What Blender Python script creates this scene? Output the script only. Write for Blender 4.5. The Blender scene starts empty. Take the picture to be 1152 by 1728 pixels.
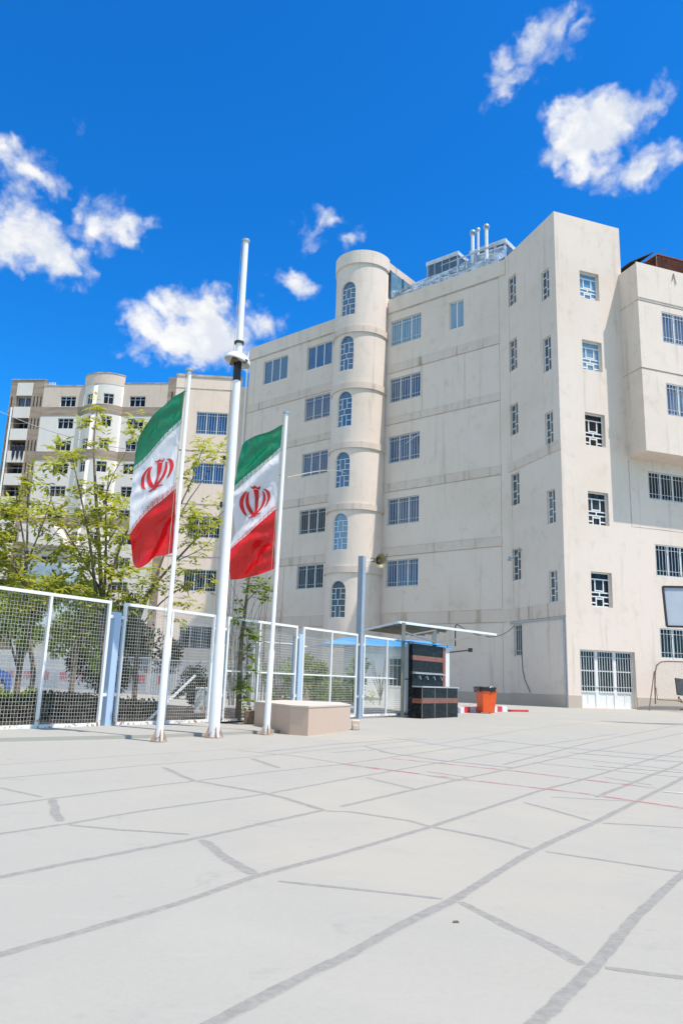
import bpy, math, random
import numpy as np
from mathutils import Vector, Matrix
random.seed(7)
rad = math.radians
sc = bpy.context.scene
COL = sc.collection

# ------------------------------------------------------------------ camera
W0, H0, FPX, CH = 1152, 1728, 1274.5, 0.9
PITCH, ROLL = rad(12.646), rad(2.017)
_f = np.array([0, math.cos(PITCH), math.sin(PITCH)])
_u0 = np.array([0, -math.sin(PITCH), math.cos(PITCH)])
_x0 = np.array([1., 0, 0])
CX = math.cos(ROLL)*_x0 + math.sin(ROLL)*_u0
CU = -math.sin(ROLL)*_x0 + math.cos(ROLL)*_u0
cam = bpy.data.cameras.new("camera")
cam.sensor_fit = 'VERTICAL'; cam.sensor_height = 36; cam.sensor_width = 24
cam.lens = 36*FPX/H0
cam.clip_start = 0.05; cam.clip_end = 5000
camo = bpy.data.objects.new("camera", cam); COL.objects.link(camo)
camo.matrix_world = Matrix(((CX[0], CU[0], -_f[0], 0), (CX[1], CU[1], -_f[1], 0), (CX[2], CU[2], -_f[2], CH), (0, 0, 0, 1)))
sc.camera = camo

# ------------------------------------------------------------------ light
SUN_AZ = rad(57)      # to the right of straight-behind the camera
SUN_EL = rad(63.5)
sdir = Vector((math.sin(SUN_AZ)*math.cos(SUN_EL), -math.cos(SUN_AZ)*math.cos(SUN_EL), math.sin(SUN_EL)))
sl = bpy.data.lights.new("sun", 'SUN'); sl.energy = 5.0; sl.angle = rad(0.53); sl.color = (1, .93, .85)
so = bpy.data.objects.new("sun", sl); COL.objects.link(so)
so.rotation_euler = sdir.to_track_quat('Z', 'Y').to_euler()
sc.view_settings.view_transform = 'Standard'; sc.view_settings.look = 'None'
sc.view_settings.exposure = 0.1; sc.view_settings.gamma = 1
SKY_STRENGTH = 0.15

def ray(px, py):
    d = _f*FPX + CX*(px-W0/2) - CU*(py-H0/2)
    return d/FPX
O = np.array([0, 0, CH])
def gp(px, py, z=0.0):
    "point of the photographed ground (height z)"
    d = ray(px, py); t = (z-CH)/d[2]; return O+d*t
def at(px, py, Y):
    d = ray(px, py); return O+d*(Y/d[1])
def azel(px, py):
    d = ray(px, py); d = d/np.linalg.norm(d)
    return math.atan2(d[0], d[1]), math.asin(d[2])

# ------------------------------------------------------------------ node helpers
class NT:
    def __init__(s, nt): s.nt = nt; s.n = nt.nodes; s.l = nt.links
    def node(s, t, **k):
        n = s.n.new(t)
        for a, b in k.items(): setattr(n, a, b)
        return n
    def inp(s, n, i, v):
        if hasattr(v, 'is_output') or isinstance(v, bpy.types.NodeSocket): s.l.new(v, n.inputs[i])
        else: n.inputs[i].default_value = v
    def math(s, op, a, b=0.0, c=0.0, clamp=False):
        n = s.node('ShaderNodeMath', operation=op, use_clamp=clamp)
        s.inp(n, 0, a); s.inp(n, 1, b); s.inp(n, 2, c); return n.outputs[0]
    def noise(s, vec, scale, detail=4, rough=.5, dist=0.0, out='Fac'):
        n = s.node('ShaderNodeTexNoise'); s.inp(n, 'Vector', vec)
        n.inputs['Scale'].default_value = scale; n.inputs['Detail'].default_value = detail
        n.inputs['Roughness'].default_value = rough; n.inputs['Distortion'].default_value = dist
        return n.outputs[out]
    def ramp(s, v, lo, hi, a=0.0, b=1.0, smooth=True):
        n = s.node('ShaderNodeMapRange', interpolation_type='SMOOTHSTEP' if smooth else 'LINEAR')
        s.inp(n, 'Value', v); s.inp(n, 'From Min', lo); s.inp(n, 'From Max', hi)
        s.inp(n, 'To Min', a); s.inp(n, 'To Max', b); return n.outputs[0]
    def mix(s, fac, a, b, mode='MIX'):
        n = s.node('ShaderNodeMix', data_type='RGBA', blend_type=mode)
        s.inp(n, 0, fac); s.inp(n, 6, a); s.inp(n, 7, b); return n.outputs[2]
    def mapping(s, vec, scale=(1, 1, 1), loc=(0, 0, 0)):
        n = s.node('ShaderNodeMapping'); s.inp(n, 0, vec); n.inputs[3].default_value = scale; n.inputs[1].default_value = loc
        return n.outputs[0]
def rgb(*c): return (c[0], c[1], c[2], 1)

# ------------------------------------------------------------------ world: sky with clouds
w = bpy.data.worlds.new("World"); sc.world = w; w.use_nodes = True
N = NT(w.node_tree)
for n in list(N.n): N.n.remove(n)
outw = N.node('ShaderNodeOutputWorld'); bg = N.node('ShaderNodeBackground')
sky = N.node('ShaderNodeTexSky', sky_type='NISHITA', sun_disc=False)
sky.sun_elevation = SUN_EL; sky.sun_rotation = math.atan2(sdir.x, sdir.y)
sky.altitude = 1300; sky.air_density = 1.0; sky.dust_density = 0.7; sky.ozone_density = 2.0
hs = N.node('ShaderNodeHueSaturation'); hs.inputs['Saturation'].default_value = 1.33; hs.inputs['Value'].default_value = 1.12
hs.inputs['Hue'].default_value = 0.502
N.l.new(sky.outputs[0], hs.inputs['Color'])
skyc = N.mix(1.0, hs.outputs[0], rgb(.25, 1.09, 1.42), 'MULTIPLY')
tc = N.node('ShaderNodeTexCoord'); D = tc.outputs['Generated']
nrm = N.node('ShaderNodeVectorMath', operation='NORMALIZE'); N.l.new(D, nrm.inputs[0]); D = nrm.outputs[0]
wn = N.node('ShaderNodeTexNoise'); N.inp(wn, 'Vector', D); wn.inputs['Scale'].default_value = 15; wn.inputs['Detail'].default_value = 4; wn.inputs['Roughness'].default_value = .6
wv = N.node('ShaderNodeVectorMath', operation='SUBTRACT'); N.l.new(wn.outputs['Color'], wv.inputs[0]); wv.inputs[1].default_value = (.5, .5, .5)
wsn = N.node('ShaderNodeVectorMath', operation='SCALE'); N.l.new(wv.outputs[0], wsn.inputs[0]); wsn.inputs['Scale'].default_value = 0.055
wad = N.node('ShaderNodeVectorMath', operation='ADD'); N.l.new(D, wad.inputs[0]); N.l.new(wsn.outputs[0], wad.inputs[1])
sep = N.node('ShaderNodeSeparateXYZ'); N.l.new(wad.outputs[0], sep.inputs[0])
az_s = N.math('ARCTAN2', sep.outputs[0], sep.outputs[1]); el_s = N.math('ARCSINE', sep.outputs[2])
# (px, py, rx, ry, tilt deg, density)
CL = [(75, 402, 105, 52, -25, 1.15), (50, 335, 66, 70, 20, .5), (205, 380, 66, 50, 20, .75), (130, 370, 60, 44, 30, .55), (60, 290, 72, 38, -25, .75),
      (20, 400, 60, 60, 0, 1.0), (-90, 390, 100, 70, 0, 1.0),
      (335, 565, 130, 66, -4, 1.6), (235, 545, 50, 46, 0, .85), (330, 518, 70, 48, 0, 1.3), (448, 545, 46, 38, 25, .75), (395, 565, 70, 54, 10, 1.0), (290, 570, 90, 50, 15, 1.4),
      (500, 474, 48, 32, -25, 1.0), (508, 392, 40, 30, -25, .66), (545, 378, 30, 20, 0, .5), (585, 415, 36, 20, 15, .66), (450, 520, 60, 22, 10, .35),
      (905, 80, 84, 38, 25, .72), (945, 60, 48, 34, 20, .72), (862, 103, 46, 30, 30, .62), (972, 68, 36, 28, 10, .6),
      (1000, 225, 92, 66, 8, 1.4), (1030, 175, 56, 40, 0, .7), (1080, 190, 64, 38, 30, .72), (950, 200, 60, 48, 10, .75), (1075, 285, 76, 40, 10, .72), (985, 285, 64, 44, 0, .7), (940, 250, 44, 36, 0, .5), (148, 205, 18, 14, 0, .16),
      (1500, 700, 300, 90, 5, .9), (1700, 250, 260, 110, 20, .8), (-900, 500, 320, 120, 5, .9)]
field = None
aev = N.node('ShaderNodeCombineXYZ'); N.l.new(az_s, aev.inputs[0]); N.l.new(el_s, aev.inputs[1])
CL_FILL = [(rad(a), rad(e), rad(ra), rad(re_), t, d) for (a, e, ra, re_, t, d) in ((-120, 32, 26, 13, 5, 1.7), (-165, 45, 24, 14, -10, 1.7), (165, 25, 30, 12, 4, 1.7), (-85, 22, 20, 9, 0, 1.6), (-140, 62, 20, 10, 15, 1.6), (110, 20, 24, 9, 0, 1.6), (-100, 55, 26, 13, 5, 1.8), (-60, 48, 16, 9, 5, 1.7), (150, 55, 30, 14, 5, 1.8), (180, 15, 40, 8, 5, 1.8), (-130, 12, 40, 7, 3, 1.8), (90, 50, 22, 12, 5, 1.7))]  # unseen clouds added out of frame, mostly behind, as neutral fill for shaded walls
CL_FILL = [(a, e, b*1.25, c*1.3, t, d) for (a, e, b, c, t, d) in CL_FILL]
for (px, py, rx, ry, tl, dn) in CL+CL_FILL:
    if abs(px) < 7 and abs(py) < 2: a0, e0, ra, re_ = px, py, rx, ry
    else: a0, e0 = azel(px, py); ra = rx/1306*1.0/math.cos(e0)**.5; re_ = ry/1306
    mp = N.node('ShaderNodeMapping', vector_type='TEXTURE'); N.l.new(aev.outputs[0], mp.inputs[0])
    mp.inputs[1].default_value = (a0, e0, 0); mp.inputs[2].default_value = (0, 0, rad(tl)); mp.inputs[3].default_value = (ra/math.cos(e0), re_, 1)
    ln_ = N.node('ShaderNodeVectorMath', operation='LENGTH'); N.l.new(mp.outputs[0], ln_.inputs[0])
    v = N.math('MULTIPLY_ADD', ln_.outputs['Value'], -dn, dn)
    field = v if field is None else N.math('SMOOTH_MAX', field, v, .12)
nb = N.noise(D, 15, 8, .60, .35)
vr = N.node('ShaderNodeTexVoronoi', feature='F1'); N.inp(vr, 'Vector', wad.outputs[0]); vr.inputs['Scale'].default_value = 34; vr.inputs['Detail'].default_value = 1.5; vr.inputs['Roughness'].default_value = .55
nn = N.math('MULTIPLY_ADD', nb, 2.3, N.math('MULTIPLY', vr.outputs['Distance'], -.75))
cl = N.math('ADD', field, N.math('MULTIPLY', N.math('SUBTRACT', nn, .71), .62))
alpha = N.ramp(cl, -.02, .68)
alpha = N.math('POWER', alpha, 1.15)
alpha = N.math('MULTIPLY', alpha, N.ramp(field, -.16, .14))
sh = N.ramp(N.math('ADD', N.noise(N.mapping(D, (1, 1, 1.6), (0, 0, .013)), 14, 6, .6, .3), N.math('MULTIPLY', vr.outputs['Distance'], -.25)), .18, .50)
ccol = N.mix(sh, rgb(.78, .83, .92), rgb(1.02, 1.02, 1.02))
csc = N.node('ShaderNodeVectorMath', operation='SCALE'); N.l.new(ccol, csc.inputs[0]); csc.inputs['Scale'].default_value = .97/SKY_STRENGTH/2**.1
skm = N.mix(alpha, skyc, csc.outputs[0])
N.l.new(skm, bg.inputs[0]); bg.inputs[1].default_value = SKY_STRENGTH
N.l.new(bg.outputs[0], outw.inputs[0])

# ------------------------------------------------------------------ materials
def newmat(name):
    m = bpy.data.materials.new(name); m.use_nodes = True
    n = NT(m.node_tree); b = m.node_tree.nodes['Principled BSDF']; return m, n, b
def simple(name, col, rough=.6, metal=0.0, var=.12, scale=6, bump=0.0, spec=.5, bscale=40):
    m, n, b = newmat(name)
    tc = n.node('ShaderNodeTexCoord'); f = n.noise(tc.outputs['Object'], scale, 5, .6)
    dk = rgb(*[c*(1-var) for c in col]); lt = rgb(*[min(1, c*(1+var)) for c in col])
    n.l.new(n.mix(n.ramp(f, .3, .7), dk, lt), b.inputs['Base Color'])
    b.inputs['Roughness'].default_value = rough; b.inputs['Metallic'].default_value = metal
    b.inputs['Specular IOR Level'].default_value = spec
    if bump:
        bn = n.node('ShaderNodeBump'); bn.inputs['Strength'].default_value = bump; bn.inputs['Distance'].default_value = .01
        n.l.new(n.noise(tc.outputs['Object'], bscale, 6, .6), bn.inputs['Height']); n.l.new(bn.outputs[0], b.inputs['Normal'])
    return m
def stucco(name, col, stain=(.42, .36, .28), amt=.35, streak=.35, sc_=1.0):
    lo_ = .52 if streak > .9 else .54
    m, n, b = newmat(name)
    g = n.node('ShaderNodeNewGeometry'); P = g.outputs['Position']
    big = n.noise(P, .22, 6, .6, .3); mid = n.noise(P, 1.3, 6, .65); fine = n.noise(P, 14, 5, .7)
    stv = n.noise(n.mapping(P, (2.2, 2.2, .16)), 1.0, 6, .65)
    c = n.mix(n.math('MULTIPLY', n.ramp(big, .40, .68), .55), rgb(*col), rgb(col[0]*.90, col[1]*.875, col[2]*.83))
    c = n.mix(n.math('MULTIPLY', n.ramp(mid, .52, .75), amt), c, rgb(*stain))
    c = n.mix(n.math('MULTIPLY', n.ramp(stv, lo_, lo_+.22), streak), c, rgb(stain[0]*.8, stain[1]*.8, stain[2]*.8))
    c = n.mix(n.ramp(fine, .3, .7, 0, .09), c, rgb(col[0]*.7, col[1]*.68, col[2]*.62))
    n.l.new(c, b.inputs['Base Color']); b.inputs['Roughness'].default_value = .88
    b.inputs['Specular IOR Level'].default_value = .25
    bn = n.node('ShaderNodeBump'); bn.inputs['Strength'].default_value = .35; bn.inputs['Distance'].default_value = .02
    hh = n.math('ADD', n.noise(P, 1.1, 4, .5), n.math('MULTIPLY', n.noise(P, 30, 4, .6), .25))
    n.l.new(hh, bn.inputs['Height']); n.l.new(bn.outputs[0], b.inputs['Normal'])
    return m
M = {}
M['stucco'] = stucco('cream_stucco', (.735, .625, .545), amt=.32, streak=.40)
M['band'] = stucco('stained_render_band', (.675, .565, .49), stain=(.40, .31, .22), amt=.45, streak=.95)
M['joint'] = simple('render_joint', (.44, .37, .29), .9, var=.3, scale=1.5)
M['plinth'] = stucco('stone_plinth', (.50, .43, .36), amt=.3, streak=.2)
M['annex'] = stucco('annex_render', (.83, .675, .565), amt=.25, streak=.3)
M['aptwhite'] = stucco('apartment_white_stone', (.74, .68, .62), amt=.10, streak=.12)
M['aptcream'] = stucco('apartment_cream_stone', (.66, .54, .45), stain=(.55, .34, .23), amt=.35, streak=.35)
def planked(name, c1, c2, h=.45):
    m, n, b = newmat(name); g = n.node('ShaderNodeNewGeometry'); P = g.outputs['Position']
    f = n.noise(n.mapping(P, (.35, .35, 2.6)), 1.0, 5, .65)
    c = n.mix(n.ramp(f, .35, .65), rgb(*c1), rgb(*c2)); n.l.new(c, b.inputs['Base Color']); b.inputs['Roughness'].default_value = .8
    return m
M['aptgrey'] = planked('apartment_travertine', (.27, .20, .15), (.38, .29, .22))
M['dark'] = simple('dark_opening', (.018, .018, .02), .7)
M['slot'] = simple('dark_slot', (.03, .027, .025), .8)
def glass(name, col, rough=.06, metal=.0, curtain=(.42, .46, .5), cfac=.0, spec=.9, cscale=5):
    m, n, b = newmat(name)
    oi = n.node('ShaderNodeObjectInfo'); g = n.node('ShaderNodeNewGeometry')
    add = n.node('ShaderNodeVectorMath', operation='ADD'); n.l.new(g.outputs['Position'], add.inputs[0])
    cmb = n.node('ShaderNodeCombineXYZ'); n.l.new(n.math('MULTIPLY', oi.outputs['Random'], 50), cmb.inputs[0]); n.l.new(cmb.outputs[0], add.inputs[1])
    f = n.noise(n.mapping(add.outputs[0], (cscale, cscale, .35)), 1, 2, .5)
    k = n.math('MULTIPLY', n.ramp(f, .46, .58), n.math('MULTIPLY', n.ramp(oi.outputs['Random'], .15, .95, .1, 1.0, False), cfac))
    n.l.new(n.mix(k, rgb(*col), rgb(*curtain)), b.inputs['Base Color'])
    b.inputs['Roughness'].default_value = rough; b.inputs['Metallic'].default_value = metal
    b.inputs['Specular IOR Level'].default_value = spec
    bn = n.node('ShaderNodeBump'); bn.inputs['Strength'].default_value = .08; bn.inputs['Distance'].default_value = .05
    n.l.new(n.noise(g.outputs['Position'], 1.5, 2, .5), bn.inputs['Height']); n.l.new(bn.outputs[0], b.inputs['Normal'])
    return m
M['glass'] = glass('window_glass', (.018, .07, .17), cfac=.40, curtain=(.20, .28, .38))  # blue in the base colour carries part of the sky reflection
M['glassblue'] = glass('sky_painted_glass', (.03, .13, .26), metal=.25, cfac=.25, curtain=(.06, .2, .36))  # saturated blue base colour stands in for sky reflected by the panes
M['glasspale'] = glass('glass_over_blue_blind', (.12, .27, .42), metal=.05, cfac=.5, curtain=(.30, .42, .52))
M['glassdark'] = glass('dark_window_glass', (.008, .009, .012), cfac=.30, curtain=(.20, .19, .175), spec=.22)
M['glassgrey'] = glass('grey_window_glass', (.07, .085, .10), cfac=.6, curtain=(.30, .30, .29), spec=.5)
M['white'] = simple('white_painted_metal', (.74, .74, .72), .4, var=.06, scale=9)
M['bars'] = simple('white_painted_bars', (.62, .64, .66), .45, var=.08)
M['barsgrey'] = simple('grey_window_frame', (.38, .39, .40), .5, var=.1)
def rusty(name, col, zlim):
    m, n, b = newmat(name); g = n.node('ShaderNodeNewGeometry'); P = g.outputs['Position']
    sp = n.node('ShaderNodeSeparateXYZ'); n.l.new(P, sp.inputs[0])
    f = n.noise(P, 14, 6, .7)
    low = n.ramp(sp.outputs[2], zlim, .04, 0, .20)
    k = n.ramp(n.math('ADD', f, low), .72, .80)
    n.l.new(n.mix(k, rgb(*col), rgb(.28, .15, .08)), b.inputs['Base Color']); b.inputs['Roughness'].default_value = .45
    bn = n.node('ShaderNodeBump'); bn.inputs['Strength'].default_value = .25; bn.inputs['Distance'].default_value = .004
    n.l.new(n.noise(P, 25, 4, .6), bn.inputs['Height']); n.l.new(bn.outputs[0], b.inputs['Normal'])
    return m
M['polewhite'] = rusty('white_pole_paint', (.78, .78, .78), .30)
M['fencewhite'] = rusty('white_fence_paint', (.78, .77, .74), .5)
M['postblue'] = rusty('pale_blue_post_paint', (.42, .53, .68), .10)
M['postgrey'] = simple('grey_blue_post_paint', (.30, .36, .43), .5, var=.1, scale=3)
M['wire'] = simple('galvanised_mesh', (.47, .46, .42), .5, var=.15)
M['stoneclad'] = stucco('pink_stone_cladding', (.58, .44, .35), stain=(.38, .24, .17), amt=.45, streak=.25)
M['lidwhite'] = simple('pale_painted_lid', (.55, .60, .64), .4, .1, var=.12, scale=2)
M['rustplate'] = simple('rust_stained_steel', (.40, .29, .22), .8, var=.3, scale=12)
M['palepane'] = simple('pale_glazing', (.50, .57, .62), .2, var=.2, scale=.6)
M['neutralgrey'] = simple('grey_painted_steel', (.22, .215, .18), .6, var=.12, scale=3)
M['stonetop'] = stucco('pale_cap_stone', (.60, .53, .45), amt=.2, streak=.1)
def marble():
    m, n, b = newmat('black_marble_tile'); tc = n.node('ShaderNodeTexCoord'); P = tc.outputs['Object']
    v = n.noise(P, 3.2, 8, .6, 2.2); k = n.ramp(n.math('ABSOLUTE', n.math('SUBTRACT', v, .5)), .025, 0.0)
    n.l.new(n.mix(n.math('MULTIPLY', k, .16), rgb(.006, .0065, .008), rgb(.25, .26, .28)), b.inputs['Base Color'])
    b.inputs['Roughness'].default_value = .38; b.inputs['Specular IOR Level'].default_value = .12; return m
M['marble'] = marble()
M['tilered'] = simple('terracotta_tile', (.22, .075, .045), .45, var=.2, scale=8)
M['orange'] = simple('orange_plastic', (.80, .105, .012), .42, var=.06, scale=5)
M['blackplastic'] = simple('black_plastic_bag', (.012, .012, .012), .3, bump=.8, bscale=18)
M['black'] = simple('black_paint', (.02, .02, .022), .5)
M['bluesheet'] = simple('blue_roof_sheet', (.06, .34, .72), .35, var=.08)
M['boothwhite'] = simple('white_booth_panel', (.66, .66, .63), .5, var=.08, scale=2)
M['silver'] = simple('aluminium_foil_wrap', (.36, .44, .52), .42, .45, var=.45, scale=2.5, bump=.25, bscale=3)
M['galv'] = simple('galvanised_sheet', (.42, .47, .52), .4, .5, var=.12, scale=2)
M['acglass'] = simple('blue_polycarbonate', (.16, .30, .40), .2, .2, var=.15, scale=2)
M['bluedark'] = simple('cooler_louvre', (.05, .12, .19), .4, .2, var=.2)
M['rust'] = simple('rusted_sheet', (.17, .055, .035), .7, .2, var=.35, scale=3)
M['rustbar'] = simple('rusted_tube', (.18, .12, .085), .7, .2, var=.3, scale=12)
M['darkrust'] = simple('dark_rusted_sheet', (.035, .028, .026), .7, .2, var=.3)
M['bark'] = simple('grey_brown_bark', (.17, .135, .10), .9, var=.3, scale=14, bump=.8, bscale=30)
M['soil'] = simple('dark_soil', (.055, .042, .03), .95, var=.4, scale=3, bump=.8)
M['boardface'] = simple('backboard_face', (.40, .44, .50), .5, var=.05, scale=2)
M['horn'] = simple('khaki_horn', (.24, .20, .10), .45, var=.08)
M['redpaint'] = simple('red_kerb_paint', (.55, .045, .05), .6, var=.25, scale=5)
M['whitepaint'] = simple('white_kerb_paint', (.70, .69, .67), .7, var=.1, scale=5)
M['palewall'] = stucco('pale_garden_wall', (.60, .575, .53), amt=.2, streak=.2)
M['pinkwall'] = stucco('pink_garden_wall', (.52, .40, .34), amt=.3, streak=.3)
M['graffiti'] = simple('dark_graffiti_paint', (.05, .05, .06), .7)
M['asphalt'] = simple('asphalt', (.24, .24, .235), .9, var=.15, scale=1.2, bump=.4)
M['carblue'] = simple('blue_car_paint', (.04, .12, .38), .25, var=.05)
M['rubber'] = simple('rubber', (.015, .015, .015), .8)
M['redlight'] = simple('red_lamp_lens', (.5, .01, .02), .25)
M['cloth_dark'] = simple('navy_laundry', (.015, .02, .04), .9)
M['seatpale'] = simple('dirty_pale_fabric', (.42, .37, .28), .9, var=.25)
M['seatdark'] = simple('dark_grey_fabric', (.055, .06, .065), .85, var=.25)
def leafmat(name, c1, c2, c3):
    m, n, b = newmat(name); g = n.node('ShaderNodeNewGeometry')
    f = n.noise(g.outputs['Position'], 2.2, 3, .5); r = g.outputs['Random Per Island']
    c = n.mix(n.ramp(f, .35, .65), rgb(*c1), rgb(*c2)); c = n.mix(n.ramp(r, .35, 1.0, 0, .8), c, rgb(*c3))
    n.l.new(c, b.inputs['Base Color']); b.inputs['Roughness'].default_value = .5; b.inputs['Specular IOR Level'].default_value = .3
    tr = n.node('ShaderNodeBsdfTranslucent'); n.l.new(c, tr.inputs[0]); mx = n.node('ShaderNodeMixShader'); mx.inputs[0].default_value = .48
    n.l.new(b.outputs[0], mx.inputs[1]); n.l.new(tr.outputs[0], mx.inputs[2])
    n.l.new(mx.outputs[0], m.node_tree.nodes['Material Output'].inputs[0]); return m
M['leaf'] = leafmat('spring_leaf', (.33, .38, .03), (.46, .48, .055), (.60, .56, .10))
M['leafg'] = leafmat('green_leaf', (.12, .20, .025), (.22, .30, .04), (.34, .40, .07))
M['leafh'] = leafmat('shade_tinted_hedge_leaf', (.008, .014, .006), (.014, .024, .009), (.03, .045, .015))  # near-black leaf colour holds the shade lying over the hedge
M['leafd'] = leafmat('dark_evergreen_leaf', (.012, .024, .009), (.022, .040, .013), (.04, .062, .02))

# ground
def ground_color(n, P):
    big = n.noise(P, .16, 5, .55, .3); mid = n.noise(P, .9, 6, .6, .4); fine = n.noise(P, 30, 6, .75); sp = n.noise(P, 160, 3, .8)
    c = n.mix(n.ramp(big, .38, .64), rgb(0.365, 0.358, 0.315), rgb(0.379, 0.358, 0.310))
    c = n.mix(n.ramp(mid, .45, .72, 0, .45), c, rgb(0.333, 0.328, 0.297))
    c = n.mix(n.ramp(fine, .45, .75, 0, .25), c, rgb(0.287, 0.284, 0.259))
    c = n.mix(n.ramp(sp, .62, .74, 0, .6), c, rgb(0.204, 0.201, 0.188))
    pit = n.noise(P, 7, 3, .6); c = n.mix(n.ramp(pit, .735, .75, 0, .7), c, rgb(0.250, 0.246, 0.245))
    pale = n.noise(n.mapping(P, (1, 1, 1), (7, 3, 0)), .42, 5, .6, .6)
    c = n.mix(n.ramp(pale, .56, .70, 0, .55), c, rgb(0.398, 0.382, 0.338))
    stn = n.noise(P, 2.6, 7, .7, .8); c = n.mix(n.ramp(stn, .56, .74, 0, .6), c, rgb(0.278, 0.275, 0.254))
    wrm = n.noise(n.mapping(P, (1, 1, 1), (31, 12, 0)), .30, 5, .6, .5); c = n.mix(n.ramp(wrm, .52, .66, 0, .5), c, rgb(0.416, 0.387, 0.315))
    scr = n.noise(n.mapping(P, (.6, 7, 1), (3, 1, 0)), 1.2, 7, .75, .4); c = n.mix(n.ramp(scr, .58, .72, 0, .35), c, rgb(0.426, 0.419, 0.385))
    return c
def groundmat():
    m, n, b = newmat('worn_concrete'); g = n.node('ShaderNodeNewGeometry'); P = g.outputs['Position']
    c = ground_color(n, P)
    n.l.new(c, b.inputs['Base Color']); b.inputs['Roughness'].default_value = .85; b.inputs['Specular IOR Level'].default_value = .3
    bn = n.node('ShaderNodeBump'); bn.inputs['Strength'].default_value = .30; bn.inputs['Distance'].default_value = .006
    hh = n.math('ADD', n.noise(P, 60, 6, .7), n.math('MULTIPLY', n.noise(P, 6, 4, .6), 1.5))
    n.l.new(hh, bn.inputs['Height']); n.l.new(bn.outputs[0], b.inputs['Normal']); return m
M['ground'] = groundmat()
def seam():
    m, n, b = newmat('mortar_seam'); g = n.node('ShaderNodeNewGeometry'); P = g.outputs['Position']
    f = n.noise(P, 22, 6, .75); f2 = n.noise(P, 2.2, 4, .6)
    c = n.mix(n.ramp(f, .35, .65), rgb(0.236, 0.233, 0.212), rgb(0.301, 0.293, 0.268)); c = n.mix(n.ramp(f2, .5, .75, 0, .5), c, rgb(0.305, 0.298, 0.264))
    n.l.new(c, b.inputs['Base Color']); b.inputs['Roughness'].default_value = .95
    at_ = n.node('ShaderNodeAttribute', attribute_name='edge'); e = at_.outputs['Fac']
    rg = n.math('MULTIPLY_ADD', n.noise(P, 85, 8, .85), 1.5, n.math('MULTIPLY', n.noise(P, 9, 4, .6), .9))
    k = n.ramp(n.math('SUBTRACT', n.math('SUBTRACT', rg, .12), n.math('MULTIPLY', e, 1.25)), -.14, .12)
    n.l.new(n.mix(k, ground_color(n, P), c), b.inputs['Base Color']); b.inputs['Specular IOR Level'].default_value = .3
    bn = n.node('ShaderNodeBump'); bn.inputs['Strength'].default_value = .35; bn.inputs['Distance'].default_value = .004
    n.l.new(n.noise(P, 90, 5, .8), bn.inputs['Height']); n.l.new(bn.outputs[0], b.inputs['Normal']); return m
M['seam'] = seam()
def worn(name, col, lo=.40, hi=.60, sc_=5):
    "worn court paint: patches missing down to the concrete"
    m, n, b = newmat(name); g = n.node('ShaderNodeNewGeometry'); P = g.outputs['Position']
    k = n.ramp(n.noise(P, sc_, 8, .75), lo, hi)
    n.l.new(n.mix(k, ground_color(n, P), rgb(*col)), b.inputs['Base Color']); b.inputs['Roughness'].default_value = .85; b.inputs['Specular IOR Level'].default_value = .3
    return m
M['cred'] = worn('worn_red_line', (.37, .13, .15)); M['cblue'] = worn('worn_blue_line', (.25, .30, .38), .45, .65)
M['cwhite'] = worn('worn_white_line', (.56, .55, .50)); M['cyellow'] = worn('worn_yellow_smear', (.50, .44, .25), .47, .80, 3)
M['cblue2'] = worn('faint_blue_wash', (.365, .385, .39), .46, .85, 1.2)

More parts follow.
